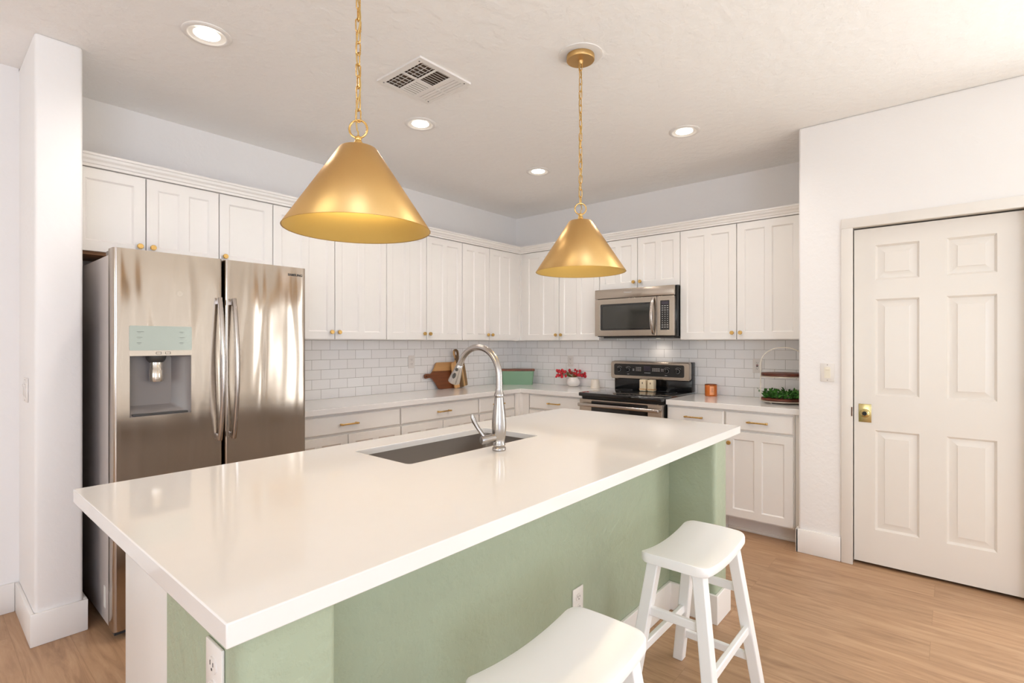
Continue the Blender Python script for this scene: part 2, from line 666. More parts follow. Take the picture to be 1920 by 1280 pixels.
# rear and side walls; their unseen window openings are guessed, to let light in
m = MB().plate(rect(XL, 0, PX, H), [rect(-4.6, .12, -1.2, 2.36), rect(-8.2, .6, -5.6, 2.3)], REAR_Y - .1, REAR_Y, 'xz')
struct('wall_rear', m, M['wall'])
m = MB().plate(rect(REAR_Y, 0, 0, H), [rect(-4.4, .75, -2.0, 2.25)], XL - .1, XL, 'yz')
struct('wall_side', m, M['wall'])
for i, (a0, z0, a1, z1) in enumerate(((-4.6, .12, -1.2, 2.36), (-8.2, .6, -5.6, 2.3))):
    e = thing('window_%d' % (i + 1), '', '', ((a0 + a1) / 2, REAR_Y - .05, z0))
    del e['label'], e['category']
    e['kind'] = 'structure'
    mid = (a0 + a1) / 2
    m = MB().plate(rect(a0, z0, a1, z1), [rect(a0 + .05, z0 + .05, mid - .03, z1 - .05), rect(mid + .03, z0 + .05, a1 - .05, z1 - .05)], REAR_Y - .08, REAR_Y - .03, 'xz')
    obj('window_frame', m, M['trim'], e)
    obj('window_pane', MB().box(a0 + .04, REAR_Y - .058, z0 + .04, a1 - .04, REAR_Y - .052, z1 - .04), M['glass'], e)
e = thing('window_3', '', '', (XL - .05, -3.2, .75))
del e['label'], e['category']
e['kind'] = 'structure'
obj('window_frame', MB().plate(rect(-4.4, .75, -2.0, 2.25), [rect(-4.35, .8, -3.23, 2.2), rect(-3.17, .8, -2.05, 2.2)], XL - .08, XL - .03, 'yz'), M['trim'], e)
obj('window_pane', MB().box(XL - .058, -4.36, .79, XL - .052, -2.04, 2.21), M['glass'], e)

e = thing('window_4', '', '', (PX + .06, -5.08, .08))  # unseen patio window, placed to light the room
del e['label'], e['category']
e['kind'] = 'structure'
obj('window_frame', MB().plate(rect(-5.8, .08, -4.35, 2.14), [rect(-5.74, .14, -5.11, 2.08), rect(-5.05, .14, -4.41, 2.08)], PX + .04, PX + .08, 'yz'), M['trim'], e)
obj('window_pane', MB().box(PX + .058, -5.78, .11, PX + .062, -4.38, 2.11), M['glass'], e)

# tile backsplash
m = MB().box(-2.99, -.008, .914, -.008, 0, 1.378)
o = struct('trim_1', m, M['tile_l'])
m = MB().box(-.008, -2.975, .914, 0, 0, 1.45)
o = struct('trim_2', m, M['tile_r'])

# crown along the upper cabinets
prof = [(-.02, 2.268), (.006, 2.268), (.008, 2.280), (.014, 2.284), (.018, 2.296), (.028, 2.306), (.032, 2.318), (.038, 2.322), (.038, 2.333), (-.02, 2.333)]
m = MB()
rows = []
FD = .33
for (o_, z) in prof:
    d = FD + o_
    rows.append([(-3.908, -d, z), (-d, -d, z), (-d, -2.974, z)])
V = [[m.v(*p) for p in r] for r in rows]
n = len(V)
for i in range(n):
    j = (i + 1) % n
    for k in range(2):
        m.bm.faces.new((V[i][k], V[j][k], V[j][k + 1], V[i][k + 1]))
m.bm.faces.new([r[0] for r in V])
m.bm.faces.new([r[2] for r in V][::-1])
struct('trim_3', m, M['cab'], smooth=25)

# baseboards
def bb(name, pieces):
    mm = MB()
    for p in pieces:
        mm.box(*p, bev=.004)
    return struct(name, mm, M['trim'])


bb('baseboard_stub', [(WX - .016, -.641, 0, -3.894, -.625, .145), (WX - .016, -.625, 0, WX, -.151, .145), (-3.91, -.625, 0, -3.894, -.50, .145)])
bb('baseboard_hall', [(XL, -.151, 0, WX - .016, -.135, .145)])
bb('baseboard_pantry', [(PX - .016, -3.209, 0, PX, -2.96, .15), (PX - .016, -2.975, 0, PX + .05, -2.96, .15), (PX - .016, REAR_Y, 0, PX, -4.095, .15)])

# door casing and the six-panel door
m = MB()
CX = PX - .016
m.box(CX, -3.272, 0, PX, -3.211, 2.052, bev=.003)
m.box(CX, -4.089, 0, PX, -4.028, 2.052, bev=.003)
m.box(CX, -4.089, 2.052, PX, -3.211, 2.112, bev=.003)
# jamb lining and stop
m.box(PX, -3.266, 0, PX + .11, -3.262, 2.058)
m.box(PX, -4.038, 0, PX + .11, -4.034, 2.058)
m.box(PX, -4.034, 2.054, PX + .11, -3.266, 2.060)
struct('trim_4', m, M['door'])
# dark seal behind the door gap
e = thing('door_1', '', '', (-.65, -3.65, 0))
del e['label'], e['category']
e['kind'] = 'structure'
FX = -.655
y0, y1, z0, z1 = -4.029, -3.2725, .018, 2.044
cols = ((-3.917, -3.709), (-3.589, -3.379))
rws = ((1.729, 1.939), (1.034, 1.614), (.225, .825))
panels = [rect(a, b, c, d) for (a, c) in cols for (b, d) in rws]
m = MB()
m.plate(rect(y0, z0, y1, z1), panels, FX, FX + .014, 'yz')
m.box(FX + .014, y0, z0, FX + .035, y1, z1)
for (a, c) in cols:
    for (b, d) in rws:
        g1, g2 = .013, .046
        rr = [[(FX + .0139, yy, zz) for yy, zz in rect(a, b, c, d)],
              [(FX + .0139, yy, zz) for yy, zz in rect(a + g1, b + g1, c - g1, d - g1)],
              [(FX + .0055, yy, zz) for yy, zz in rect(a + g2, b + g2, c - g2, d - g2)],
              [(FX + .003, yy, zz) for yy, zz in rect(a + g2 + .0008, b + g2 + .0008, c - g2 - .0008, d - g2 - .0008)]]
        m.ring_loft(rr, cap0=False)
        # sloped moulding around each opening
        q = .011
        rr = [[(FX + .0002, yy, zz) for yy, zz in rect(a, b, c, d)], [(FX + .0138, yy, zz) for yy, zz in rect(a + q, b + q, c - q, d - q)]]
        m.ring_loft(rr, cap0=False, cap1=False)
obj('door_leaf', m, M['door'], e, smooth=20)
m = MB()
m.box(FX - .003, -3.361, .868, FX, -3.296, .979, bev=.001)
dl = obj('deadbolt_plate', m, M['brass_lock'], e, label='square brass deadbolt plate')
m = MB().lathe([(.026, FX - .003), (.024, FX - .010), (.017, FX - .013), (.015, FX - .020), (.013, FX - .021)], -3.3285, .923, 24, 'x')
obj('deadbolt_collar', m, M['brass_lock'], dl)
m = MB().lathe([(.0125, FX - .0205), (.0125, FX - .0225)], -3.3285, .923, 24, 'x')
obj('keyway', m, M['black'], dl)
m = MB().box(PX - .0175, -3.278, .905, PX - .0005, -3.268, .955)
m = MB().box(PX - .018, -3.2705, .905, PX - .0165, -3.2645, .96)
obj('strike_plate', m, M['brown_metal'], e, label='brown metal strike plate')
m = MB()
for zz in (1.85, 1.10, .25):
    m.lathe([(.006, zz - .045), (.006, zz + .045)], FX - .006, -4.031, 12)
obj('hinge', m, M['grey_plastic'], e)

# ------------------------------------------------------------------ cabinets
def knob(parent, T, u, d, z, name='knob'):
    m = MB(T)
    # octagonal brass knob: T maps (u,d,z)
    for (r0, h0, r1, h1) in ((.006, 0, .006, .012),):
        m.ring_loft([[(u + r0 * math.cos(a), d + h0, z + r0 * math.sin(a)) for a in [2 * PI * k / 12 for k in range(12)]],
                     [(u + r1 * math.cos(a), d + h1, z + r1 * math.sin(a)) for a in [2 * PI * k / 12 for k in range(12)]]])
    R8 = lambda r, h: [(u + r * math.cos(a), d + h, z + r * math.sin(a)) for a in [2 * PI * (k + .5) / 8 for k in range(8)]]
    m.ring_loft([R8(.012, .010), R8(.0155, .013), R8(.0155, .023), R8(.0135, .026)])
    return obj(name, m, M['brass_ring'], parent)


def pull(parent, T, u, d, z, L=.14):
    m = MB(T)
    m.box(u - L / 2, d + .022, z - .005, u + L / 2, d + .032, z + .005, bev=.0015)
    for s in (-1, 1):
        m.box(u + s * (L / 2 - .012) - .006, d, z - .006, u + s * (L / 2 - .012) + .006, d + .033, z + .006, bev=.0012)
    return obj('pull_handle', m, M['brass_ring'], parent)


def shaker(parent, T, u0, u1, z0, z1, d, n=2, name='door', st=.055):
    """door front with n recessed vertical panels"""
    m = MB(T)
    w = u1 - u0
    mid = .05
    hs = []
    if n == 2:
        c = (u0 + u1) / 2
        hs = [rect(u0 + st, z0 + st, c - mid / 2, z1 - st), rect(c + mid / 2, z0 + st, u1 - st, z1 - st)]
    else:
        hs = [rect(u0 + st, z0 + st, u1 - st, z1 - st)]
    m.plate(rect(u0, z0, u1, z1), hs, d + .012, d + .020, 'xz')
    m.box(u0, d, z0, u1, d + .012, z1)
    for h in hs:     # small sloped bead inside each recess
        a0, b0 = h[0]
        a1, b1 = h[2]
        q = .007
        m.ring_loft([[(a, d + .0185, b) for a, b in rect(a0, b0, a1, b1)], [(a, d + .0121, b) for a, b in rect(a0 + q, b0 + q, a1 - q, b1 - q)]], cap0=False, cap1=False)
    return obj(name, m, M['cab'], parent, smooth=20, bevel=.0015, seg=1)


def carcass(parent, T, u0, u1, z0, z1, d1, mat='cab', name='body', d0=.009):
    m = MB(T).box(u0, d0, z0, u1, d1, z1)
    return obj(name, m, M[mat], parent)


def P3(T, u, d, z):
    return T(u, d, z)


G = .0026
UZ0, UZ1 = 1.374, 2.266


def upper(T, doors, z0, label, knobs, panels=None, ply=False, fill=None):
    u0, u1 = doors[0], doors[-1]
    if fill:
        u1b = u1 + fill
    else:
        u1b = u1
    t = thing('wall_cabinet', label, 'cabinet', P3(T, (u0 + u1) / 2, .16, z0), 'white upper cabinets')
    carcass(t, T, u0 + .0005, u1b - .0005, z0 + (.02 if ply else 0), UZ1 + .004, FD - .021)
    if ply:
        obj('underside', MB(T).box(u0 + .001, .009, z0 - .012, u1 - .001, FD - .03, z0 + .019), M['ply'], t, label='bare plywood underside')
    for i in range(len(doors) - 1):
        a, b = doors[i] + G, doors[i + 1] - G
        dr = shaker(t, T, a, b, z0 + .004, UZ1 - .004, FD - .020, (panels or [2] * 9)[i])
        side = knobs[i]
        ku = (b - .028) if side == 'r' else (a + .028)
        if side:
            knob(dr, T, ku, FD, z0 + .055)
    return t


upper(TA, [-3.907, -3.586, -3.21, -2.882], 1.826, 'short white three-door cabinet above the steel refrigerator', ['r', 'l', 'l'], [1, 2, 1], ply=True)
upper(TA, [-2.882, -2.434, -1.984], UZ0, 'tall white two-door wall cabinet just right of the refrigerator', ['r', 'l'])
upper(TA, [-1.984, -1.576, -1.155], UZ0, 'white two-door wall cabinet in the middle of the left wall, above its outlet', ['r', 'l'])
upper(TA, [-1.155, -.792, -.433], UZ0, 'narrow white two-door wall cabinet on the left wall nearest the corner, above the cutting boards', ['r', 'l'])
upper(TB, [.385, .821, 1.274], UZ0, 'white two-door wall cabinet between the corner and the microwave', ['r', 'l'])
upper(TB, [1.274, 1.652, 2.033], 1.826, 'short white two-door cabinet directly above the microwave', ['r', 'l'])
upper(TB, [2.033, 2.478, 2.925], UZ0, 'large white two-door wall cabinet right of the microwave', ['r', 'l'])
# corner filler posts between the runs
m = MB()
m.box(-.431, -.318, UZ0, -.010, -.009, UZ1)
m.box(-.318, -.383, UZ0, -.010, -.318, UZ1)
m.box(-.34, -.34, UZ0 + .002, -.30, -.30, UZ1)
struct('trim_5', m, M['cab'])
m = MB(TB).box(2.926, .009, UZ0, 2.974, FD - .015, UZ1)
struct('trim_6', m, M['cab'])

BZ0, BZ1 = .105, .872


def base(T, u0, u1, face, label, ndoor, handle=True, knobs=None, kick0=None, drawer=True):
    t = thing('base_cabinet', label, 'cabinet', P3(T, (u0 + u1) / 2, .3, 0), 'white base cabinets')
    carcass(t, T, u0 + .0005, u1 - .0005, BZ0, BZ1, face - .001, d0=.012)
    m = MB(T).box(u0 + .0005, .05, 0.0, u1 - .0005, face - .07, BZ0)
    m.box(u0 + .0005, face - .07, 0.0, u1 - .0005, face - .06, .022, bev=.003)
    obj('toe_kick', m, M['toe'], t)
    if drawer:
        m = MB(T)
        a, b = u0 + .006, u1 - .006
        z0, z1 = .735, .858
        q = .008
        rr = [[(x, face, z) for x, z in rect(a, z0, b, z1)], [(x, face + .013, z) for x, z in rect(a, z0, b, z1)],
              [(x, face + .020, z) for x, z in rect(a + q, z0 + q, b - q, z1 - q)]]
        m.ring_loft(rr)
        dw = obj('drawer', m, M['cab'], t, smooth=15)
        if handle:
            pull(dw, T, (u0 + u1) / 2, face + .020, .797)
    w = (u1 - u0) / ndoor
    for i in range(ndoor):
        a, b = u0 + i * w + (.006 if i == 0 else G), u0 + (i + 1) * w - (.006 if i == ndoor - 1 else G)
        dr = shaker(t, T, a, b, .118, .722, face)
        side = (knobs or ['r', 'l'])[i]
        knob(dr, T, (b - .028) if side == 'r' else (a + .028), face + .02, .64)
    return t


FA, FB = .555, .605
base(TA, -2.925, -2.03, FA, 'wide white base cabinet with long drawer beside the refrigerator', 2)
base(TA, -2.03, -1.188, FA, 'wide white base cabinet with long drawer, middle one of the left wall', 2)
base(TA, -1.188, -.70, FA, 'narrow white base cabinet at the inner corner, partly behind the tap', 1)
base(TB, .68, 1.283, FB, 'white base cabinet with one drawer left of the range', 1)
base(TB, 2.045, 2.484, FB, 'white base cabinet with one drawer right of the range', 1)
base(TB, 2.484, 2.935, FB, 'white base cabinet with one drawer at the far right, next to the pantry wall', 1, knobs=['l', 'l'])
m = MB()
m.box(-.699, -.575, 0, -.012, -.012, BZ1)
m.box(-.62, -.679, 0, -.012, -.575, BZ1)
m.box(-.655, -.60, .105, -.575, -.565, BZ1)
struct('trim_7', m, M['cab'])
m = MB(TB).box(2.936, .012, 0, 2.974, FB - .01, BZ1)
struct('trim_8', m, M['cab'])

# countertops on the perimeter
CT0, CT1 = .874, .914
out = [(-2.928, -.0085), (-.0085, -.0085), (-.0085, -1.282), (-.638, -1.282), (-.638, -.592), (-2.928, -.592)]
m = MB().plate(out, [], CT0, CT1, 'xy')
o = obj('countertop', m, M['quartz'], origin=(-1.5, -.3, CT0), bevel=.003)
tag(o, 'L-shaped white quartz countertop running from refrigerator to range', 'countertop')
m = MB().box(-.638, -2.974, CT0, -.0085, -2.046, CT1)
o = obj('countertop', m, M['quartz'], origin=(-.32, -2.5, CT0), bevel=.003)
tag(o, 'short white quartz countertop between the range and the pantry wall', 'countertop')

# ------------------------------------------------------------------ refrigerator
fr = thing('refrigerator', 'tall stainless steel side-by-side refrigerator with water dispenser, beside the stub wall', 'refrigerator', (-3.39, -.45, 0))
FY = -.872
x0, x1 = -3.848, -2.938
m = MB().box(x0 + .008, -.785, .03, x1 - .008, -.03, 1.762, bev=.006)
body = obj('body', m, M['fridge_side'], fr, label='dark grey cabinet side')
for sx in (x0 + .012, x1 - .082):
    obj('hinge_cover', MB().box(sx, -.80, 1.762, sx + .07, -.68, 1.785, bev=.005), M['grey_plastic'], fr)
obj('foot_grille', MB().box(x0 + .02, -.80, .0, x1 - .02, -.70, .05), M['dark_grey'], fr)
obj('rear_foot', MB().box(x0 + .02, -.15, .0, x1 - .02, -.08, .03), M['dark_grey'], fr)


def fdoor(a, b, hole=None):
    m = MB()
    zz0, zz1 = .045, 1.782
    # gently bowed front, built as strips in x
    N_ = 14
    xs = [a + (b - a) * i / N_ for i in range(N_ + 1)]
    if hole:
        xs = sorted(set([x for x in xs if not (hole[0] - .01 < x < hole[2] + .01)] + [hole[0], hole[2]] + [hole[0] + (hole[2] - hole[0]) * k / 6 for k in range(1, 6)]))
    zs = [zz0, .3, .6, .9, 1.2, 1.5, zz1]
    if hole:
        zs = sorted([zz0, .4, .7, hole[1], hole[3], 1.6, zz1])
    rr = .016

    def fy(x):
        e = min(x - a, b - x)
        y = FY
        if e < rr:
            y = FY + rr - math.sqrt(max(0, rr * rr - (rr - e) ** 2))
        return y
    xs = sorted(set(xs + [a + rr * k / 4 for k in range(5)] + [b - rr * k / 4 for k in range(5)]))
    grid = {}
    for i, x in enumerate(xs):
        for j, z in enumerate(zs):
            grid[i, j] = m.v(x, fy(x), z)
    for i in range(len(xs) - 1):
        for j in range(len(zs) - 1):
            cx, cz = (xs[i] + xs[i + 1]) / 2, (zs[j] + zs[j + 1]) / 2
            if hole and hole[0] < cx < hole[2] and hole[1] < cz < hole[3]:
                continue
            m.bm.faces.new((grid[i, j], grid[i + 1, j], grid[i + 1, j + 1], grid[i, j + 1]))
    # sides, top, bottom, back
    yb = -.79
    bk = {}
    for i, x in enumerate(xs):
        for j in (0, len(zs) - 1):
            bk[i, j] = m.v(x, yb, zs[j])
    for j in (0, len(zs) - 1):
        for i in range(len(xs) - 1):
            m.bm.faces.new((grid[i, j], grid[i + 1, j], bk[i + 1, j], bk[i, j]))
    for i in (0, len(xs) - 1):
        m.bm.faces.new([grid[i, j] for j in range(len(zs))] + [bk[i, len(zs) - 1], bk[i, 0]])
    m.bm.faces.new([bk[0, 0], bk[len(xs) - 1, 0], bk[len(xs) - 1, len(zs) - 1], bk[0, len(zs) - 1]])
    return m


HX0, HX1, HZ0, HZ1 = -3.786, -3.535, 1.008, 1.292
ld = obj('door', fdoor(x0, -3.3895, (HX0, HZ0, HX1, HZ1)), M['steel_fridge'], fr, smooth=40)
rd = obj('door', fdoor(-3.3785, x1), M['steel_fridge'], fr, smooth=40)
# gasket line between the doors
obj('gasket', MB().box(-3.3895, -.80, .06, -3.3785, -.785, 1.775), M['black'], fr)
for dd, hx in ((ld, -3.412), (rd, -3.345)):
    pts = []
    for k in range(25):
        t = k / 24
        z = .858 + (1.578 - .858) * t
        off = .022 + .048 * math.sin(PI * t) ** .8
        pts.append((hx, FY - off, z))
    m = MB().tube(pts, .0145, 14, flat=.8)
    for z in (.875, 1.561):
        m.box(hx - .011, FY - .026, z - .014, hx + .011, FY + .001, z + .014, bev=.003)
    obj('handle', m, M['steel_bar'], dd)
# dispenser
dp = obj('dispenser_recess', MB().ring_loft([
    [(x, FY + .0015, z) for x, z in rect(HX0, HZ0, HX1, HZ1, .006, 3)],
    [(x, FY + .012, z) for x, z in rect(HX0 + .004, HZ0 + .004, HX1 - .004, HZ1 - .002, .006, 3)],
    [(x, FY + .030, z) for x, z in rect(HX0 + .008, HZ0 + .008, HX1 - .022, HZ1 - .002, .012, 3)],
    [(x, FY + .074, z) for x, z in rect(HX0 + .014, HZ0 + .045, HX1 - .065, HZ1 - .004, .012, 3)]], cap0=False), M['grey_plastic'], fr, label='grey moulded dispenser recess')
obj('drip_tray', MB().box(HX0 + .012, FY + .004, HZ0 + .002, HX1 - .012, FY + .055, HZ0 + .010, bev=.002), M['dark_grey'], dp)
m = MB().lathe([(.042, 1.290), (.040, 1.275), (.033, 1.262), (.026, 1.256)], -3.672, FY + .042, 28)
obj('nozzle', m, M['dark_grey'], dp)
m = MB().lathe([(.026, 1.258), (.027, 1.225), (.029, 1.222), (.029, 1.175), (.026, 1.166)], -3.672, FY + .036, 28)
obj('paddle', m, M['spout_clear'], dp)
m = MB().plate(rect(HX0 - .002, 1.315, HX1 + .002, 1.430, .006, 3), [], FY - .003, FY + .004, 'xz')
dpp = obj('display_panel', m, M['disp_glass'], fr, label='glossy green-grey dispenser display')
for s, xx in ((1, HX0 + .026), (-1, HX1 - .052)):
    m = MB()
    for k, z in enumerate((1.402, 1.376, 1.350)):
        m.box(xx, FY - .0036, z, xx + (.028 if k == 0 and s == 1 else .018 + .004 * (k % 2)), FY - .003, z + .0012)
        m.box(xx + .004, FY - .0036, z - .005, xx + .015, FY - .003, z - .0042)
    obj('display_legend', m, M['ink'], dpp)
m = MB().plate(rect(HX0 - .002, 1.290, HX1 + .002, 1.314, .001, 2), [], FY - .003, FY + .004, 'xz')
sp_ = obj('button_strip', m, M['steel_h'], fr)
m = MB()
for xx in (-3.684, -3.646):
    m.plate(rect(xx, 1.2965, xx + .022, 1.3075), [rect(xx + .0015, 1.298, xx + .0205, 1.306)], FY - .0036, FY - .003, 'xz')
obj('button_outline', m, M['ink'], sp_)
lettering('brand_lettering', 'SAMSUNG', .0185, (-3.004, FY - .0008, 1.738), (PI / 2, 0, 0), M['ink'], rd, .0005, .0006, 1.0)
obj('emblem', MB().lathe([(.013, FY - .001), (.013, FY + .001)], -3.585, 1.59, 24, 'y'), M['steel_h'], ld)
# rating label on the side
m = MB().box(x0 + .0065, -.70, .10, x0 + .0085, -.67, .20)
st_ = obj('rating_label', m, M['sticker'], body, label='white paper label')

# ------------------------------------------------------------------ microwave
mw = thing('microwave', 'stainless over-the-range microwave with black window and curved handle', 'microwave', TB(1.655, .2, 1.40))
MU0, MU1, MD = 1.278, 2.030, .405
obj('housing', MB(TB).box(MU0 + .004, .009, 1.405, MU1 - .002, MD - .03, 1.823, bev=.003), M['black'], mw, label='black microwave housing')
m = MB(TB).box(MU0 + .06, .02, 1.392, MU1 - .03, MD - .04, 1.407)
obj('grease_filter', m, M['dark_grey'], mw)
m = MB(TB)
m.box(MU0, MD - .028, 1.742, MU1 - .012, MD + .012, 1.823, bev=.004)
vt = obj('vent_strip', m, M['steel_h'], mw)
lettering('brand_lettering', 'Whirlpool', .017, TB(1.605, MD + .0128, 1.788), (PI / 2, 0, -PI / 2), M['ink_light'], vt, .0003, .0003)
U2 = 1.868
m = MB(TB)
m.plate(rect(MU0, 1.412, U2, 1.738, .004, 2), [rect(MU0 + .055, 1.462, U2 - .035, 1.692, .012, 4)], MD - .028, MD + .010, 'xz')
md = obj('door', m, M['steel_h'], mw, bevel=.002)
m = MB(TB).box(MU0 + .05, MD - .02, 1.457, U2 - .03, MD + .003, 1.697)
obj('door_window', m, M['black_glass'], md, label='black glass window')
m = MB(TB).plate(rect(MU0 + .075, 1.476, U2 - .055, 1.676, .008, 3), [], MD + .003, MD + .0036, 'xz')
obj('window_screen', m, M['window_glass'], md)
pts = []
for k in range(21):
    t = k / 20
    pts.append((U2 - .028, MD + .014 + .045 * math.sin(PI * t) ** .7, 1.425 + .30 * t))
m = MB(TB).tube(pts, .013, 12, flat=.55)
obj('handle', m, M['steel_bar'], md)
m = MB(TB)
m.plate(rect(U2 + .004, 1.412, MU1 - .012, 1.738, .004, 2), [rect(U2 + .032, 1.458, MU1 - .052, 1.700, .003, 2)], MD - .028, MD + .010, 'xz')
cp = obj('control_panel', m, M['steel_h'], mw, bevel=.002)
kp = obj('keypad', MB(TB).box(U2 + .028, MD - .02, 1.454, MU1 - .048, MD + .005, 1.704), M['panel_black'], cp, label='black keypad')
obj('display', MB(TB).box(U2 + .042, MD + .005, 1.668, MU1 - .062, MD + .0058, 1.692), M['screen'], cp)
m = MB(TB)
ku0, ku1 = U2 + .038, MU1 - .058
for r in range(11):
    for c in range(3):
        uu = ku0 + (ku1 - ku0) * (c + .5) / 3
        zz = 1.656 - r * .0175
        w = .0065 if (r < 3 or r > 8) else .003
        m.box(uu - w, MD + .005, zz - .0022, uu + w, MD + .0055, zz + .0022)
obj('keypad_legend', m, M['ink_light'], kp)

obj('cooktop_light', MB(TB).lathe([(.02, 1.3915), (.02, 1.3925)], 1.735, .09, 20), M['hood_lens'], mw)
light('cooktop_lamp', 'SPOT', TB(1.735, .11, 1.385), (math.radians(0), 0, 0), 1.3, (1, .88, .76), spot_size=2.8, spot_blend=.8, shadow_soft_size=.05)

# ------------------------------------------------------------------ range
rg = thing('range', 'black and stainless electric range with backguard and four knobs', 'stove', TB(1.665, .33, 0))
RU0, RU1 = 1.287, 2.041
obj('body', MB(TB).box(RU0 + .002, .03, .06, RU1 - .002, .64, .90), M['black'], rg)
obj('foot', MB(TB).box(RU0 + .03, .10, 0, RU1 - .03, .58, .06), M['dark_grey'], rg)
m = MB(TB).box(RU0, .03, .897, RU1, .70, .928, bev=.007, seg=3)
ct = obj('cooktop', m, M['black_glass'], rg, label='glossy black glass cooktop')
for (bu, bd, br_) in ((1.47, .50, .10), (1.86, .50, .08), (1.47, .23, .075), (1.86, .23, .10)):
    ring = lambda r: [(bu + r * math.cos(2 * PI * k / 40), bd + r * math.sin(2 * PI * k / 40)) for k in range(40)]
    obj('burner_ring', MB(TB).plate(ring(br_), [ring(br_ - .003)], .9281, .9284, 'xy'), M['dark_grey'], ct)
# oven door
m = MB(TB)
m.plate(rect(RU0 + .004, .30, RU1 - .004, .872, .003, 2), [rect(RU0 + .12, .40, RU1 - .12, .862, .01, 3)], .642, .685, 'xz')
od = obj('oven_door', m, M['steel_h'], rg, bevel=.002)
obj('oven_glass', MB(TB).box(RU0 + .115, .645, .395, RU1 - .115, .681, .866), M['black_glass'], od)
m = MB(TB)
m.box(RU0 + .012, .715, .815, RU1 - .012, .738, .843, bev=.008, seg=3)
for uu in (RU0 + .04, RU1 - .04):
    m.box(uu - .02, .684, .818, uu + .02, .72, .840, bev=.003)
obj('door_handle', m, M['steel_bar'], od)
obj('storage_drawer', MB(TB).box(RU0 + .004, .642, .075, RU1 - .004, .682, .29, bev=.004), M['steel_h'], rg)
# backguard
bgd = obj('backguard', MB(TB).box(RU0 + .006, .009, .926, RU1 - .004, .085, 1.05, bev=.004), M['black'], rg, label='black lower backguard')
m = MB(TB)
m.ring_loft([[(RU0 - .004 + a, .090, 1.028 + b) for a, b in rect(0, 0, .752, .158, .018, 4)],
             [(RU0 - .008 + a, .128, 1.022 + b) for a, b in rect(0, 0, .756, .158, .02, 4)],
             [(RU0 - .004 + a, .135, 1.027 + b) for a, b in rect(0, 0, .748, .148, .018, 4)]])
obj('fascia_housing', MB(TB).box(RU0, .012, 1.03, RU1 - .002, .092, 1.184, bev=.008), M['black'], rg)
bgp = obj('control_fascia', m, M['steel_h'], rg, label='stainless control fascia')
m = MB(TB).plate(rect(RU0 + .030, 1.052, RU1 - .052, 1.158, .016, 5), [], .1345, .1372, 'xz')
bp_ = obj('control_panel', m, M['panel_black'], bgp, label='black control panel')
for uu in (RU0 + .085, RU0 + .175, RU1 - .205, RU1 - .105):
    m = MB(TB)
    Rr = lambda r, h: [(uu + r * math.cos(2 * PI * k / 24), h, 1.105 + r * math.sin(2 * PI * k / 24)) for k in range(24)]
    m.ring_loft([Rr(.022, .137), Rr(.022, .145), Rr(.018, .148), Rr(.016, .158), Rr(.014, .160)])
    m.box(uu - .004, .155, 1.089, uu + .004, .166, 1.121, bev=.002)
    kb = obj('knob', m, M['black'], bgp)
    m = MB(TB)
    m.plate([(uu + .0195 * math.cos(a), 1.105 + .0195 * math.sin(a)) for a in [2 * PI * k / 24 for k in range(24)]],
            [[(uu + .0178 * math.cos(a), 1.105 + .0178 * math.sin(a)) for a in [2 * PI * k / 24 for k in range(24)]]], .1482, .1487, 'xz')
    obj('knob_ring', m, M['ink_light'], kb)
rnd = random.Random(3)
for uu in (RU0 + .085, RU0 + .175, RU1 - .205, RU1 - .105):
    m = MB(TB)
    for k in range(5):
        a = PI * (.25 + .5 * k / 4)
        cx_, cz_ = uu + .030 * math.cos(a), 1.105 + .030 * math.sin(a)
        m.box(cx_ - .002, .1372, cz_ - .0018, cx_ + .002, .1376, cz_ + .0018)
    obj('dial_legend', m, M['ink_light'], bp_)
for (ua, ub, za, zb, nx, nz) in ((RU0 + .215, RU0 + .240, 1.095, 1.118, 1, 2), (RU0 + .250, RU0 + .305, 1.093, 1.135, 4, 3), (RU0 + .335, RU0 + .395, 1.076, 1.088, 5, 1),
                                 (RU1 - .345, RU1 - .270, 1.095, 1.128, 4, 3), (RU1 - .262, RU1 - .235, 1.098, 1.125, 2, 2)):
    m = MB(TB)
    for i in range(nx):
        for j in range(nz):
            uu = ua + (ub - ua) * (i + .5) / nx
            zz = za + (zb - za) * (j + .5) / nz
            w = (ub - ua) / nx * .33
            m.box(uu - w, .1372, zz - .0022, uu + w, .1376, zz + .0022)
    obj('control_legend', m, M['ink_light'], bp_)
for uu in (RU0 + .165, RU1 - .225):
    obj('control_legend', MB(TB).box(uu, .1372, 1.064, uu + .02, .1376, 1.0665), M['ink_light'], bp_)
obj('clock_display', MB(TB).box(RU0 + .33, .1372, 1.098, RU0 + .395, .1378, 1.142), M['screen'], bp_)

# ------------------------------------------------------------------ island
m = MB()
IX0, IX1 = -4.10, -1.755
# green half wall with an end pilaster at both sides
outl = [(IX0, -2.51), (IX0, -2.868), (-3.925, -2.868), (-3.925, -2.635), (-1.92, -2.635), (-1.92, -2.868), (IX1, -2.868), (IX1, -2.51)]


def round_poly(poly, idx, r, n=5):
    out = []
    N_ = len(poly)
    for i, p in enumerate(poly):
        if i not in idx:
            out.append(p)
            continue
        P = Vector((p[0], p[1]))
        A = (Vector((poly[i - 1][0], poly[i - 1][1])) - P).normalized()
        B = (Vector((poly[(i + 1) % N_][0], poly[(i + 1) % N_][1])) - P).normalized()
        c = P + A * r + B * r
        for k in range(n + 1):
            t = k / n * PI / 2
            q = c - B * r * math.cos(t) - A * r * math.sin(t)
            out.append((q.x, q.y))
    return out


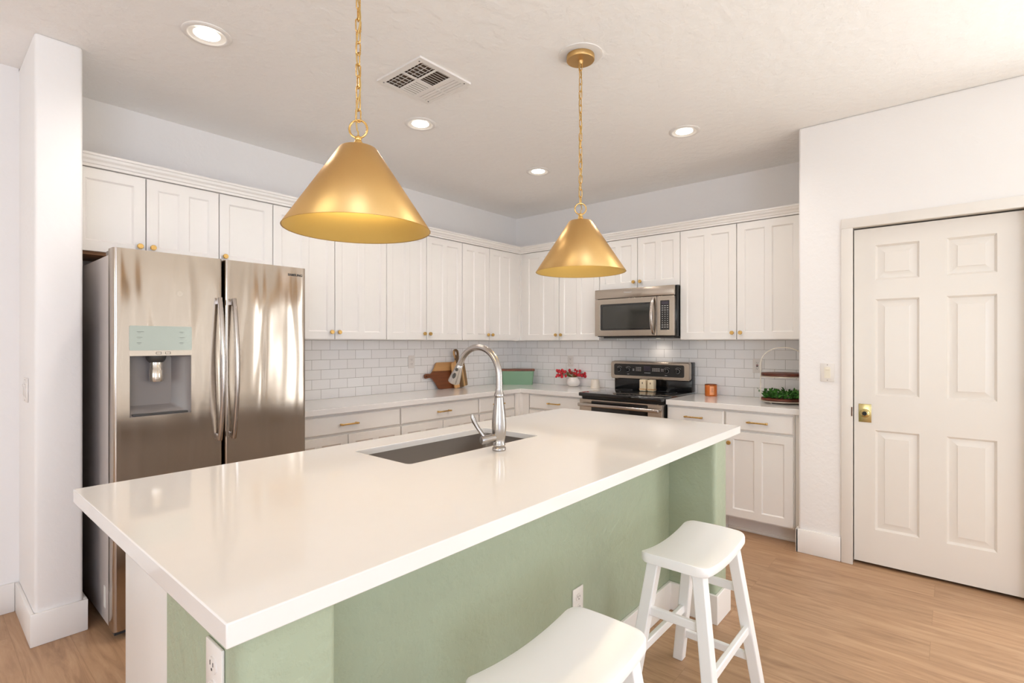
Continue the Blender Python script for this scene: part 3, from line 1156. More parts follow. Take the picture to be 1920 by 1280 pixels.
m.plate(round_poly(outl, (1, 2, 5, 6), .02), [], 0, .872, 'xy')
struct('wall_island', m, M['green'], smooth=50)
m = MB()
bo = [(-3.925, -2.635), (-1.92, -2.635), (-1.92, -2.868), (IX1, -2.868), (IX1, -2.51)]
t_ = .015
poly = [(-3.925, -2.635), (-1.92, -2.635), (-1.92, -2.868), (IX1, -2.868), (IX1, -2.51), (IX1 + t_, -2.51), (IX1 + t_, -2.868 - t_), (-1.92 - t_, -2.868 - t_), (-1.92 - t_, -2.635 - t_), (-3.925 + t_, -2.635 - t_), (-3.925 + t_, -2.868 - t_), (IX0 - t_, -2.868 - t_), (IX0 - t_, -2.51), (IX0, -2.51), (IX0, -2.868), (-3.925, -2.868)]
m.plate(poly, [], 0, .14, 'xy')
struct('baseboard_island', m, M['trim'], bevel=.003)

isl = thing('island_cabinet', 'white sink cabinet of the island behind the green half wall', 'cabinet', (-2.9, -2.1, 0))
CX0, CX1, CY0, CY1 = -4.006, -1.80, -2.508, -1.80
obj('side_panel', MB().box(CX0, CY0, 0, CX0 + .02, CY1 + .02, .872, bev=.002), M['cab'], isl)
obj('side_panel', MB().box(CX1 - .02, CY0, 0, CX1, CY1 + .02, .872, bev=.002), M['cab'], isl)
obj('back_panel', MB().box(CX0 + .021, CY0, .1, CX1 - .021, CY0 + .015, .872), M['cab'], isl)
obj('bottom_panel', MB().box(CX0 + .021, CY0 + .016, .1, CX1 - .021, CY1 - .02, .118), M['cab'], isl)
obj('toe_kick', MB().box(CX0 + .021, CY1 - .08, 0, CX1 - .021, CY1 - .07, .10), M['toe'], isl)


def TI(u, d, z):     # kitchen side of the island, facing +y
    return (u, CY1 - .02 + d, z)


obj('face_frame', MB().plate(rect(CX0 + .021, .10, CX1 - .021, .872), [rect(CX0 + .06, .13, -2.95, .84), rect(-2.91, .13, CX1 - .06, .84)], CY1 - .02, CY1 - .001, 'xz'), M['cab'], isl)
w = (CX1 - CX0 - .05) / 5
for i in range(5):
    a = CX0 + .025 + i * w
    dr = shaker(isl, TI, a + .003, a + w - .003, .118, .858, .020)
    knob(dr, TI, a + w - .035 if i % 2 == 0 else a + .035, .040, .80)

# island top with sink cut-out
SX0, SX1, SY0, SY1 = -3.275, -2.512, -2.252, -1.900
m = MB().plate(rect(-4.126, -2.884, -1.589, -1.743), [rect(SX0, SY0, SX1, SY1, .018, 5)], .8735, .914, 'xy')
o = obj('island_countertop', m, M['quartz'], origin=(-2.86, -2.31, .8735), bevel=.0025)
tag(o, 'long white quartz island countertop with a sink cut-out', 'countertop')
sk = thing('sink', 'undermount stainless steel sink set in the island countertop', 'sink', (-2.893, -2.08, .66))
m = MB()
def rr_(g, z, r):
    return [(x, y, z) for x, y in rect(SX0 + g, SY0 + g, SX1 - g, SY1 - g, r, 5)]
m.ring_loft([rr_(.0004, .889, .018), rr_(.002, .889, .018), rr_(.004, .69, .025), rr_(.025, .668, .03), rr_(.12, .664, .03)], cap0=False)
obj('basin', m, M['sink'], sk, smooth=50)
m = MB().lathe([(.055, .6645), (.055, .667), (.045, .6675), (.04, .6655), (.01, .6655)], -2.70, -1.99, 28)
obj('drain', m, M['nickel'], sk)

# faucet
FXc, FYc = -2.884, -2.335
fc = thing('faucet', 'brushed nickel gooseneck kitchen tap with pull-down spray head', 'faucet', (FXc, FYc, .914))
prof = [(.027, .914), (.028, .918), (.027, .926), (.0235, .929), (.0245, .934), (.0265, .938), (.0245, .942), (.0225, .95), (.0245, .965), (.028, .985), (.0298, 1.005), (.0292, 1.03), (.0265, 1.06), (.0225, 1.09), (.0195, 1.11), (.0182, 1.128), (.0182, 1.131), (.0198, 1.133), (.0205, 1.138), (.0195, 1.144), (.016, 1.152), (.0148, 1.165)]
obj('body', MB().lathe(prof, FXc, FYc, 40), M['nickel'], fc, smooth=60)
R_ = .118
pts = [(FXc, FYc, 1.16), (FXc, FYc, 1.185)]
zc = 1.214
endA = math.radians(153)
for k in range(29):
    a = endA * k / 28
    pts.append((FXc, FYc + R_ - R_ * math.cos(a), zc + R_ * math.sin(a)))
dy, dz = math.sin(endA), math.cos(endA)
ey, ez = pts[-1][1], pts[-1][2]
pts.append((FXc, ey + .012 * dy, ez + .012 * dz))
obj('spout', MB().tube(pts, .0135, 20), M['nickel'], fc, smooth=60)
hs_ = []
rs = []
for s, r in ((.0125, .0145), (.014, .0154), (.03, .0170), (.06, .0215), (.090, .0255), (.099, .0258), (.103, .021)):
    hs_.append((FXc, ey + s * dy, ez + s * dz))
    rs.append(r)
sh = obj('spray_head', MB().tube(hs_, .02, 24, rs=rs), M['nickel'], fc, smooth=50)
# two dark buttons on the near side of the head
def head_pt(s, off):
    r = .0145 + (s - .0125) * .13
    return Vector((FXc - r * .93 - off, ey + s * dy - r * .3, ez + s * dz - r * .1))
m = MB()
for s, w_, h_ in ((.034, .0075, .008), (.064, .0082, .0145)):
    c = head_pt(s, -.0035)
    ring = []
    for k in range(20):
        a = 2 * PI * k / 20
        ring.append((w_ * math.cos(a), h_ * math.sin(a)))
    n_ = Vector((-.92, -.33, -.15)).normalized()
    ax = Vector((0, dy, dz)).normalized()
    ax = (ax - n_ * ax.dot(n_)).normalized()
    sx_ = n_.cross(ax)
    m.ring_loft([[tuple(c + sx_ * p + ax * q) for p, q in ring], [tuple(c + n_ * .006 + sx_ * p * .9 + ax * q * .9) for p, q in ring]])
obj('spray_button', m, M['dark_grey'], sh, label='dark grey spray buttons')
# side lever
m = MB().tube([(FXc - .018, FYc + .006, .968), (FXc - .035, FYc + .012, .966), (FXc - .074, FYc + .026, .962), (FXc - .077, FYc + .027, .962)], .0165, 24, rs=[.016, .0165, .0165, .0145])
obj('lever_hub', m, M['nickel'], fc)
m = MB().tube([(FXc - .062, FYc + .024, .974), (FXc - .070, FYc + .034, .992), (FXc - .078, FYc + .046, 1.012), (FXc - .086, FYc + .056, 1.034), (FXc - .092, FYc + .060, 1.052), (FXc - .094, FYc + .060, 1.066)],
              .01, 16, rs=[.009, .0092, .0095, .0105, .0108, .006], flat=.85)
obj('lever', m, M['nickel'], fc, smooth=60)

# ------------------------------------------------------------------ stools
def stool(loc, label):
    t = thing('bar_stool', label, 'stool', loc, 'white bar stools')
    hx, hy, r = .222, .122, .036
    zt = .61

    def half(x):
        ax_ = abs(x) - (hx - r)
        return hy if ax_ <= 0 else hy - r + math.sqrt(max(0, r * r - ax_ * ax_))

    def top(x):
        return zt - .024 * (1 - (x / hx) ** 2)
    xs = [-hx + r * (1 - math.cos(a)) for a in [PI / 2 * k / 5 for k in range(6)]]
    xs = xs + [-hx + r + (2 * hx - 2 * r) * k / 18 for k in range(1, 18)] + [-x for x in xs[::-1]]
    m = MB()
    NY = 8
    prof_ = []   # cross-section as (y fraction, z offset) ring: rounded top edge
    e = .007
    rings = []
    for x in xs:
        h = half(x)
        z = top(x)
        ring = []
        for k in range(NY + 1):
            f = -1 + 2 * k / NY
            yy = f * (h - e)
            ring.append((x, yy, z - .002 * (f * f)))
        ring += [(x, h - e * .3, z - e * .5), (x, h, z - e * 1.4), (x, h, z - .030), (x, h - .006, z - .036)]
        ring += [(x, -h + .006, z - .036), (x, -h, z - .030), (x, -h, z - e * 1.4), (x, -h + e * .3, z - e * .5)]
        rings.append(ring)
    m.ring_loft(rings)
    bmesh.ops.translate(m.bm, verts=m.bm.verts, vec=Vector(loc))
    obj('seat', m, M['white_gloss'], t, smooth=50, bevel=.004)

    def bar(p, q, w, d, name, ax=(1, 0, 0)):
        p, q = Vector(p), Vector(q)
        tdir = (q - p).normalized()
        a = Vector(ax)
        a = (a - tdir * a.dot(tdir)).normalized()
        b = tdir.cross(a)
        mm = MB()
        mm.ring_loft([[tuple(Vector(loc) + c + a * sa * w / 2 + b * sb * d / 2) for sa, sb in ((-1, -1), (1, -1), (1, 1), (-1, 1))] for c in (p, q)])
        return obj(name, mm, M['white_gloss'], t, bevel=.004)
    F, Tp = (.235, .160), (.170, .080)

    def leg_pt(sx, sy, z):
        f = z / .575
        return (sx * (F[0] + (Tp[0] - F[0]) * f), sy * (F[1] + (Tp[1] - F[1]) * f), z)
    for sx in (-1, 1):
        for sy in (-1, 1):
            mm = MB()
            rg_ = []
            for z in (0.0, .572):
                cx_, cy_, _ = leg_pt(sx, sy, z)
                rg_.append([(loc[0] + cx_ + a, loc[1] + cy_ + b, z) for a, b in ((-.021, -.021), (.021, -.021), (.021, .021), (-.021, .021))])
            mm.ring_loft(rg_)
            obj('leg', mm, M['white_gloss'], t, bevel=.004)
    for sx in (-1, 1):
        for z, hh in ((.395, .032), (.125, .032)):
            p, q = leg_pt(sx, -1, z), leg_pt(sx, 1, z)
            bar((p[0], p[1] + .014, z), (q[0], q[1] - .014, z), .018, hh, 'stretcher')
    for sy in (-1, 1):
        z = .24
        p, q = leg_pt(-1, sy, z), leg_pt(1, sy, z)
        bar((p[0] + .014, p[1], z), (q[0] - .014, q[1], z), .032, .020, 'stretcher', ax=(0, 0, 1))
    return t


stool((-2.528, -3.003, 0), 'white wooden saddle-seat bar stool nearest the pantry door, seen almost whole')
stool((-3.435, -3.032, 0), 'white wooden saddle-seat bar stool at the bottom edge, nearest the camera')

# ------------------------------------------------------------------ pendants
def pendant(cx, cy, label, seed):
    t = thing('pendant_lamp', label, 'pendant lamp', (cx, cy, H), 'brass pendant lamps')
    obj('ceiling_disc', MB().lathe([(.105, H), (.105, H - .004), (.10, H - .005)], cx, cy, 48), M['vent_white'], t, label='white mounting disc')
    m = MB().lathe([(.066, H - .004), (.067, H - .008), (.067, H - .026), (.065, H - .029), (.012, H - .029), (.010, H - .040), (.006, H - .044)], cx, cy, 56)
    obj('canopy', m, M['brass'], t, smooth=40)
    zt, zb = 1.937, 1.692
    rt, rb = .058, .2165
    th = .0016
    m = MB()
    ro = lambda r, z: [(cx + r * math.cos(2 * PI * k / 96), cy + r * math.sin(2 * PI * k / 96), z) for k in range(96)]
    m.ring_loft([ro(.012, zt + .001), ro(rt - .004, zt), ro(rt, zt - .004), ro(rb, zb)], cap0=True, cap1=False)
    sh_ = obj('shade', m, M['brass'], t, smooth=30)
    sd = sh_.modifiers.new('solid', 'SOLIDIFY')
    sd.thickness = .0015
    sd.offset = -1
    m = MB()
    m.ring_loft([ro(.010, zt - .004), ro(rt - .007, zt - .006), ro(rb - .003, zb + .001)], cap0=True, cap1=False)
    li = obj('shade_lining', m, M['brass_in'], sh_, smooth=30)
    sd = li.modifiers.new('solid', 'SOLIDIFY')
    sd.thickness = .0008
    sd.offset = -1
    # neck and ring
    obj('neck', MB().lathe([(.0125, zt), (.0125, zt + .008), (.010, zt + .010), (.0125, zt + .012), (.0125, zt + .020), (.009, zt + .026), (.0105, zt + .030), (.009, zt + .036), (.004, zt + .040)], cx, cy, 24), M['brass_ring'], t)
    rz = zt + .034 + .026
    # ring stands in the plane that faces the room's corner
    ax = Vector((.65, -.76, 0))
    pts = [tuple(Vector((cx, cy, rz)) + ax * .027 * math.cos(a) + Vector((0, 0, 1)) * .027 * math.sin(a)) for a in [2 * PI * k / 32 for k in range(32)]]
    obj('loop', MB().tube(pts, .0032, 10, closed=True), M['brass_ring'], t)
    # chain
    z = rz + .024
    top = H - .040
    n_ = int(round((top - z) / .0345))
    step = (top - z) / n_
    m = MB()
    rnd = random.Random(seed)
    for i in range(n_):
        zc_ = z + step * (i + .5)
        ang = (0 if i % 2 == 0 else PI / 2) + rnd.uniform(-.35, .35)
        d = Vector((math.cos(ang), math.sin(ang), 0))
        L, W = step / 2 + .0032, .0075
        pts = []
        for k in range(20):
            a = 2 * PI * k / 20
            zz = math.sin(a)
            pts.append(tuple(Vector((cx, cy, zc_ + (L - W) * (1 if zz >= 0 else -1) + W * zz)) + d * W * math.cos(a)))
        m.tube(pts, .0021, 8, closed=True)
    obj('chain', m, M['brass_ring'], t, smooth=60)
    pts = []
    for k in range(120):
        f = k / 119
        zz = zt + .04 + (H - .042 - zt - .04) * f
        a = f * 22 + seed
        rr = .0062 if .02 < f < .98 else .001
        pts.append((cx + rr * math.cos(a), cy + rr * math.sin(a), zz))
    obj('cord', MB().tube(pts, .0024, 8), M['cord'], t, smooth=60)
    obj('socket', MB().lathe([(.020, zt - .008), (.020, zt - .06), (.014, zt - .064)], cx, cy, 24), M['brass_ring'], t)
    obj('bulb', MB().lathe([(.013, zt - .066), (.016, zt - .075), (.027, zt - .098), (.030, zt - .115), (.026, zt - .132), (.012, zt - .144)], cx, cy, 24), M['bulb'], t, smooth=60)
    light('pendant_bulb_light', 'POINT', (cx, cy, zt - .165), (0, 0, 0), 1.6, (1.0, .82, .55), shadow_soft_size=.03)
    return t


pendant(-3.560, -2.37, 'large brass cone pendant lamp on a chain, nearest the camera', 1)
pendant(-2.335, -2.37, 'farther brass cone pendant lamp with its ceiling canopy showing', 5)

# ------------------------------------------------------------------ recessed lights
for (x, y, lab) in ((-3.571, -1.184, 'round recessed ceiling light at the upper left, above the refrigerator'),
                    (-2.333, -1.168, 'round recessed ceiling light next to the air vent'),
                    (-1.132, -2.395, 'round recessed ceiling light in front of the microwave, rightmost'),
                    (-1.129, -1.182, 'round recessed ceiling light deepest in the kitchen corner')):
    t = thing('recessed_light', lab, 'ceiling light', (x, y, H), 'recessed ceiling lights')
    m = MB().lathe([(.098, H), (.098, H - .003), (.094, H - .006), (.080, H - .008), (.076, H - .006)], x, y, 48, cap0=False, cap1=False)
    m.lathe([(.098, H - .0005), (.076, H - .0005)], x, y, 48, cap0=False, cap1=False)
    obj('trim_ring', m, M['vent_white'], t)
    m = MB().lathe([(.076, H - .006), (.074, H - .0045), (.052, H - .0015)], x, y, 48, cap0=False, cap1=False)
    obj('baffle', m, M['baffle'], t)
    m = MB().lathe([(.053, H - .0012), (.053, H - .0022)], x, y, 48)
    obj('lens', m, M['lens'], t)
    light('recessed_lamp', 'SPOT', (x, y, H - .012), (0, 0, 0), 27, (1.0, .94, .88), spot_size=2.75, spot_blend=.8, shadow_soft_size=.05)

# ------------------------------------------------------------------ air vent
vn = thing('air_vent', 'square white ceiling air vent with six louvred sections', 'vent', (-2.664, -1.602, H))
VX0, VX1, VY0, VY1 = -2.837, -2.491, -1.779, -1.425
zb_, zt_ = H - .010, H - .0015
cxs = [(VX0 + .034, VX0 + .124), (VX0 + .137, VX0 + .225), (VX0 + .237, VX1 - .022)]
cys = [(VY0 + .030, (VY0 + VY1) / 2 - .007), ((VY0 + VY1) / 2 + .007, VY1 - .030)]
holes = [rect(a, c, b, d) for a, b in cxs for c, d in cys]
m = MB().plate(rect(VX0, VY0, VX1, VY1), holes, zb_, zb_ + .003, 'xy')
m.plate(rect(VX0, VY0, VX1, VY1), [rect(VX0 + .003, VY0 + .003, VX1 - .003, VY1 - .003)], zb_ + .003, H, 'xy')
obj('frame', m, M['vent_white'], vn)
obj('duct_opening', MB().box(VX0 + .02, VY0 + .02, H - .0014, VX1 - .02, VY1 - .02, H - .0004), M['vent_dark'], vn, label='dark duct opening')
for ci, (a, b) in enumerate(cxs):
    for cj, (c, d) in enumerate(cys):
        m = MB()
        if ci == 1:
            k_ = 7
            for k in range(k_):
                yy = c + (d - c) * (k + .5) / k_
                w = (d - c) / k_ * (.66 if cj == 1 else .5)
                h0, h1 = (.0012, 0) if cj == 1 else (.001, .006)
                m.ring_loft([[(xx, yy - w / 2, zb_ + h0), (xx, yy + w / 2, zb_ + h1), (xx, yy + w / 2, zb_ + h1 + .001), (xx, yy - w / 2, zb_ + h0 + .001)] for xx in (a, b)])
        elif ci == 0:
            for k in range(3):
                xx = a + (b - a) * (k + .6) / 3
                w = (b - a) / 3 * .34
                m.ring_loft([[(xx - w / 2, yy, zb_), (xx + w / 2, yy, zb_ + .006), (xx + w / 2, yy, zb_ + .007), (xx - w / 2, yy, zb_ + .001)] for yy in (c, d)])
            for k in range(5):
                yy = c + (d - c) * (k + .5) / 5
                m.box(a, yy - .003, zb_ + .0062, b, yy + .003, zb_ + .0075)
        else:
            for k in range(4):
                xx = a + (b - a) * (k + .5) / 4
                w = (b - a) / 4 * .84
                m.ring_loft([[(xx - w / 2, yy, zb_ + .0012), (xx + w / 2, yy, zb_), (xx + w / 2, yy, zb_ + .001), (xx - w / 2, yy, zb_ + .0022)] for yy in (c, d)])
        obj('louvre', m, M['vent_white'], vn)
m = MB()
for xx, yy in ((VX0 + .02, VY0 + .03), (VX1 - .03, VY0 + .02), (VX0 + .03, VY1 - .02), (VX1 - .02, VY1 - .03)):
    m.lathe([(.004, zb_ - .001), (.004, zb_ + .001)], xx, yy, 10)
obj('screw', m, M['dark_grey'], vn)

# ------------------------------------------------------------------ outlets and switches
def outlet(T, u, d, z, label, gfci=False, name='power_outlet', hh=.057):
    t = thing(name, label, 'outlet', T(u, d, z), 'wall outlets')
    obj('cover_plate', MB(T).box(u - .035, d, z - hh, u + .035, d + .006, z + hh, bev=.0025), M['plate'], t)
    if gfci:
        rc = obj('receptacle', MB(T).box(u - .0165, d + .004, z - .034, u + .0165, d + .0085, z + .034, bev=.001), M['plate'], t)
        obj('reset_button', MB(T).box(u - .008, d + .008, z + .001, u + .008, d + .010, z + .008), M['red_button'], rc)
        obj('test_button', MB(T).box(u - .008, d + .008, z - .008, u + .008, d + .010, z - .001), M['black'], rc)
        zs_ = (.022, -.022)
    else:
        mm = MB(T)
        for s in (1, -1):
            mm.ring_loft([[(u + .0165 * math.cos(a), dd, z + s * .020 + .0145 * math.sin(a)) for a in [2 * PI * k / 20 for k in range(20)]] for dd in (d + .004, d + .0085)])
        rc = obj('receptacle', mm, M['plate'], t)
        zs_ = (.021, -.019)
    mm = MB(T)
    for s in zs_:
        mm.box(u - .0075, d + .0082, z + s - .001, u - .0055, d + .0090, z + s + .007)
        mm.box(u + .0050, d + .0082, z + s - .001, u + .0070, d + .0090, z + s + .006)
        mm.box(u - .002, d + .0082, z + s - .009, u + .002, d + .0090, z + s - .005)
    obj('slot', mm, M['dark'], rc)
    return t


outlet(TA, -1.485, .0085, 1.18, 'white duplex outlet on the left backsplash, left of the cutting boards')
outlet(TB, .741, .0085, 1.165, 'white duplex outlet on the tiles above the red flowers')
outlet(TB, 2.541, .0085, 1.168, 'white outlet with dark red reset button beside the two-tier stand', gfci=True)
outlet(lambda u, d, z: (u, -2.6355 - d, z), -2.768, 0, .352, 'white outlet low on the green half wall behind the near stool')
outlet(lambda u, d, z: (IX0 - d, -u, z), 2.776, .0005, .778, 'white outlet on the green end face under the countertop corner')


def switch(T, u, d, z, w, n, label):
    t = thing('light_switch', label, 'switch', T(u, d, z), 'light switches')
    obj('cover_plate', MB(T).box(u - w / 2, d, z - .0575, u + w / 2, d + .006, z + .0575, bev=.0025), M['plate'], t)
    for i in range(n):
        uu = u + (i - (n - 1) / 2) * .046
        fr_ = obj('switch_frame', MB(T).plate(rect(uu - .0165, z - .034, uu + .0165, z + .034), [rect(uu - .012, z - .029, uu + .012, z + .029)], d + .005, d + .0085, 'xz'), M['ivory'] if n == 1 else M['plate'], t)
        obj('rocker', MB(T).box(uu - .0115, d + .004, z - .0285, uu + .0115, d + .0075, z + .014), M['ivory'] if n == 1 else M['plate'], fr_)
        obj('slider', MB(T).box(uu - .012, d + .005, z + .014, uu + .012, d + .013, z + .028, bev=.002), M['ivory'] if n == 1 else M['plate'], fr_)
    mm = MB(T)
    for s in (-1, 1):
        mm.ring_loft([[(u + .003 * math.cos(a), dd, z + s * .048 + .003 * math.sin(a)) for a in [2 * PI * k / 10 for k in range(10)]] for dd in (d + .0055, d + .0067)])
    obj('screw', mm, M['grey_plastic'], t)
    return t


switch(lambda u, d, z: (PX - d, -u, z), 3.137, .0005, 1.165, .074, 1, 'single cream dimmer switch beside the pantry door')
switch(lambda u, d, z: (WX - d, -u, z), .40, .0005, 1.128, .116, 2, 'double white switch plate on the side of the stub wall')

# ------------------------------------------------------------------ things on the counters
CTZ = .9142
# cutting boards, leaning on the left backsplash
def board(name, label, outline, holes, cx, tilt, lean, yb, thick, mat, cat='cutting board'):
    """outline in (x, z), standing on the counter, rotated by tilt in its plane, leaning back by lean"""
    m = MB()
    m.plate(outline, holes, -thick / 2, thick / 2, 'xz')
    Mx = Matrix.Rotation(-lean, 4, 'X') @ Matrix.Rotation(-tilt, 4, 'Y')
    lo = min((Mx @ v.co).z for v in m.bm.verts)
    o = obj(name, m, mat, bevel=.002)
    o.matrix_world = Matrix.Translation((cx, yb, CTZ - lo)) @ Mx
    tag(o, label, cat, 'cutting boards')
    return o


def smooth_outline(pts, it=2):
    for _ in range(it):
        q = []
        n = len(pts)
        for i in range(n):
            a, b = pts[i], pts[(i + 1) % n]
            q.append((a[0] * .75 + b[0] * .25, a[1] * .75 + b[1] * .25))
            q.append((a[0] * .25 + b[0] * .75, a[1] * .25 + b[1] * .75))
        pts = q
    return pts


def circ(cx, cz, r, n=16):
    return [(cx + r * math.cos(2 * PI * k / n), cz + r * math.sin(2 * PI * k / n)) for k in range(n)]


N = NT('two_tone_board')
_v = N.coords(scale=(5, 40, 40))
_g2 = N.n('ShaderNodeTexNoise', Scale=1.0, Detail=4.0)
N.l(_v, _g2.inputs['Vector'])
_rA = N.n('ShaderNodeMix', _data_type='RGBA')
_rA.inputs['A'].default_value = srgb(84, 42, 18)
_rA.inputs['B'].default_value = srgb(140, 78, 40)
_rB = N.n('ShaderNodeMix', _data_type='RGBA')
_rB.inputs['A'].default_value = srgb(178, 128, 76)
_rB.inputs['B'].default_value = srgb(208, 162, 108)
N.l(_g2.outputs[0], _rA.inputs['Factor'])
N.l(_g2.outputs[0], _rB.inputs['Factor'])
_tc = N.n('ShaderNodeTexCoord')
_sp = N.n('ShaderNodeSeparateXYZ')
N.l(_tc.outputs['Object'], _sp.inputs[0])
_gt = N.n('ShaderNodeMath', _operation='GREATER_THAN')
_gt.inputs[1].default_value = .172
N.l(_sp.outputs['Z'], _gt.inputs[0])
_mx = N.n('ShaderNodeMix', _data_type='RGBA')
N.l(_gt.outputs[0], _mx.inputs['Factor'])
N.l(_rA.outputs['Result'], _mx.inputs['A'])
N.l(_rB.outputs['Result'], _mx.inputs['B'])
N.l(_mx.outputs['Result'], N.b.inputs['Base Color'])
N.b.inputs['Roughness'].default_value = .4
pad = smooth_outline([(-.25, .105), (-.25, .150), (-.205, .150), (-.175, .145), (-.14, .175), (-.105, .25), (-.085, .252), (.235, .252), (.247, .24), (.247, .012), (.235, .0), (-.075, .0), (-.09, .01), (-.12, .06), (-.165, .11), (-.205, .112)], 2)
board('cutting_board', 'dark two-tone acacia paddle board with handle pointing left', pad, [circ(-.232, .128, .007)], -1.113, 0, .07, -.052, .016, N.m)
N = NT('striped_board')
_tc = N.n('ShaderNodeTexCoord')
_sp = N.n('ShaderNodeSeparateXYZ')
N.l(_tc.outputs['Object'], _sp.inputs[0])
_mr = N.n('ShaderNodeMapRange')
_mr.inputs['From Min'].default_value = -.09
_mr.inputs['From Max'].default_value = .09
N.l(_sp.outputs['X'], _mr.inputs['Value'])
_r = N.n('ShaderNodeValToRGB')
_r.color_ramp.interpolation = 'CONSTANT'
_e = _r.color_ramp.elements
_e[0].color = srgb(204, 158, 104)
_e[1].position = .37
_e[1].color = srgb(104, 74, 44)
for _p, _c in ((.63, srgb(150, 120, 78)), (.72, srgb(212, 170, 118)), (.78, srgb(134, 104, 66))):
    _n = _e.new(_p)
    _n.color = _c
N.l(_mr.outputs[0], _r.inputs[0])
_gr = N.n('ShaderNodeTexNoise', Scale=1.0, Detail=4.0)
N.l(N.coords(scale=(60, 60, 5)), _gr.inputs['Vector'])
_rr = N.n('ShaderNodeMapRange')
_rr.inputs['To Min'].default_value = .78
_rr.inputs['To Max'].default_value = 1.18
N.l(_gr.outputs[0], _rr.inputs['Value'])
_mm = N.n('ShaderNodeMix', _data_type='RGBA', _blend_type='MULTIPLY')
_mm.inputs['Factor'].default_value = 1.0
N.l(_r.outputs[0], _mm.inputs['A'])
N.l(_rr.outputs[0], _mm.inputs['B'])
N.l(_mm.outputs['Result'], N.b.inputs['Base Color'])
N.b.inputs['Roughness'].default_value = .4
st3 = smooth_outline([(-.08, 0), (.08, 0), (.088, .01), (.088, .235), (.07, .252), (.028, .255), (.021, .275), (.026, .30), (.034, .33), (.028, .362), (0, .378), (-.028, .362), (-.034, .33), (-.026, .30), (-.021, .275), (-.028, .255), (-.07, .252), (-.088, .235), (-.088, .01)], 2)
board('cutting_board', 'striped maple and walnut serving board with ring handle, leaning in front of the dark board', st3, [[(.015 * math.cos(a), .332 + .023 * math.sin(a)) for a in [2 * PI * k / 16 for k in range(16)]]], -.945, .13, .09, -.095, .016, N.m)

# green storage box in the corner
bx = thing('storage_box', 'sage green box with dark wooden lid in the counter corner', 'box', (-.262, -.235, CTZ))
bx.rotation_euler = (0, 0, 0)
ang = math.radians(40.5 - 90)
ca, sa = math.cos(ang), math.sin(ang)


def TX(u, d, z):        # box frame: u to the viewer's right, d away from the viewer
    return (-.252 + u * ca - d * sa, -.232 + u * sa + d * ca, z)


m = MB(TX)
m.ring_loft([[(x, y, CTZ) for x, y in rect(-.158, -.055, .158, .055, .018, 4)], [(x, y, CTZ + .142) for x, y in rect(-.172, -.063, .172, .063, .02, 4)]])
obj('container', m, M['sage_tin'], bx)
m = MB(TX)
m.ring_loft([[(x, y, CTZ + .1425) for x, y in rect(-.179, -.068, .179, .068, .02, 4)], [(x, y, CTZ + .163) for x, y in rect(-.179, -.068, .179, .068, .02, 4)]])
obj('lid', m, M['lid_wood'], bx, bevel=.002, label='dark walnut lid')

# vase with red flowers
VXc, VYc = -.10, -.835
m = MB().lathe([(.036, CTZ), (.052, CTZ + .006), (.065, CTZ + .028), (.067, CTZ + .048), (.059, CTZ + .072), (.044, CTZ + .086), (.041, CTZ + .094), (.038, CTZ + .094), (.039, CTZ + .085), (.030, CTZ + .07)], VXc, VYc, 36)
tag(obj('vase', m, M['ceramic'], origin=(VXc, VYc, CTZ), smooth=60), 'small round white ceramic vase between the green box and the range', 'vase')
fl = thing('flower_bunch', 'bunch of red blossoms on thin stems standing in the white vase', 'flowers', (VXc, VYc, CTZ + .09))
rnd = random.Random(11)
vd = Vector((.65, -.76, 0))       # direction along which the bunch spreads
wd = Vector((.76, .65, 0))
spots = []
m = MB()
ms = MB()
for k in range(42):
    s = rnd.uniform(-1, 1)
    e_ = Vector((VXc, VYc + .03, CTZ + .092)) + vd * s * .150 + wd * rnd.uniform(-.03, .03) + Vector((0, 0, rnd.uniform(0.0, .065) + .012 * (1 - abs(s))))
    b0 = Vector((VXc, VYc, CTZ + .085)) + vd * s * .015
    mid = (b0 + e_) / 2 + Vector((0, 0, .025))
    ms.tube([tuple(b0), tuple(mid), tuple(e_)], .0016, 6)
    spots.append(e_)
obj('stems', ms, M['stem'], fl)
for e_ in spots:
    m = MB()
    r = rnd.uniform(.013, .021)
    st = rnd.uniform(.7, 1.3)
    for kk in range(3):
        c = e_ + Vector((rnd.uniform(-.005, .005), rnd.uniform(-.005, .005), rnd.uniform(-.004, .004)))
        rr = r * rnd.uniform(.55, .8)
        ph = rnd.uniform(0, 6)
        m.ring_loft([[tuple(c + Vector((rr * math.sin(t) * math.cos(a + ph) * st, rr * math.sin(t) * math.sin(a + ph), rr * 1.2 * math.cos(t)))) for a in [2 * PI * q / 7 for q in range(7)]] for t in (.35, .9, 1.5, 2.1, 2.8)])
    obj('blossom', m, M['red'], fl, smooth=60)

# cream cup
m = MB().lathe([(.045, CTZ), (.046, CTZ + .004), (.037, CTZ + .078), (.035, CTZ + .082), (.032, CTZ + .080), (.033, CTZ + .07)], -.11, -1.095, 32)
tag(obj('cup', m, M['cream'], origin=(-.11, -1.095, CTZ), smooth=50), 'small upturned cream cup left of the range', 'cup')

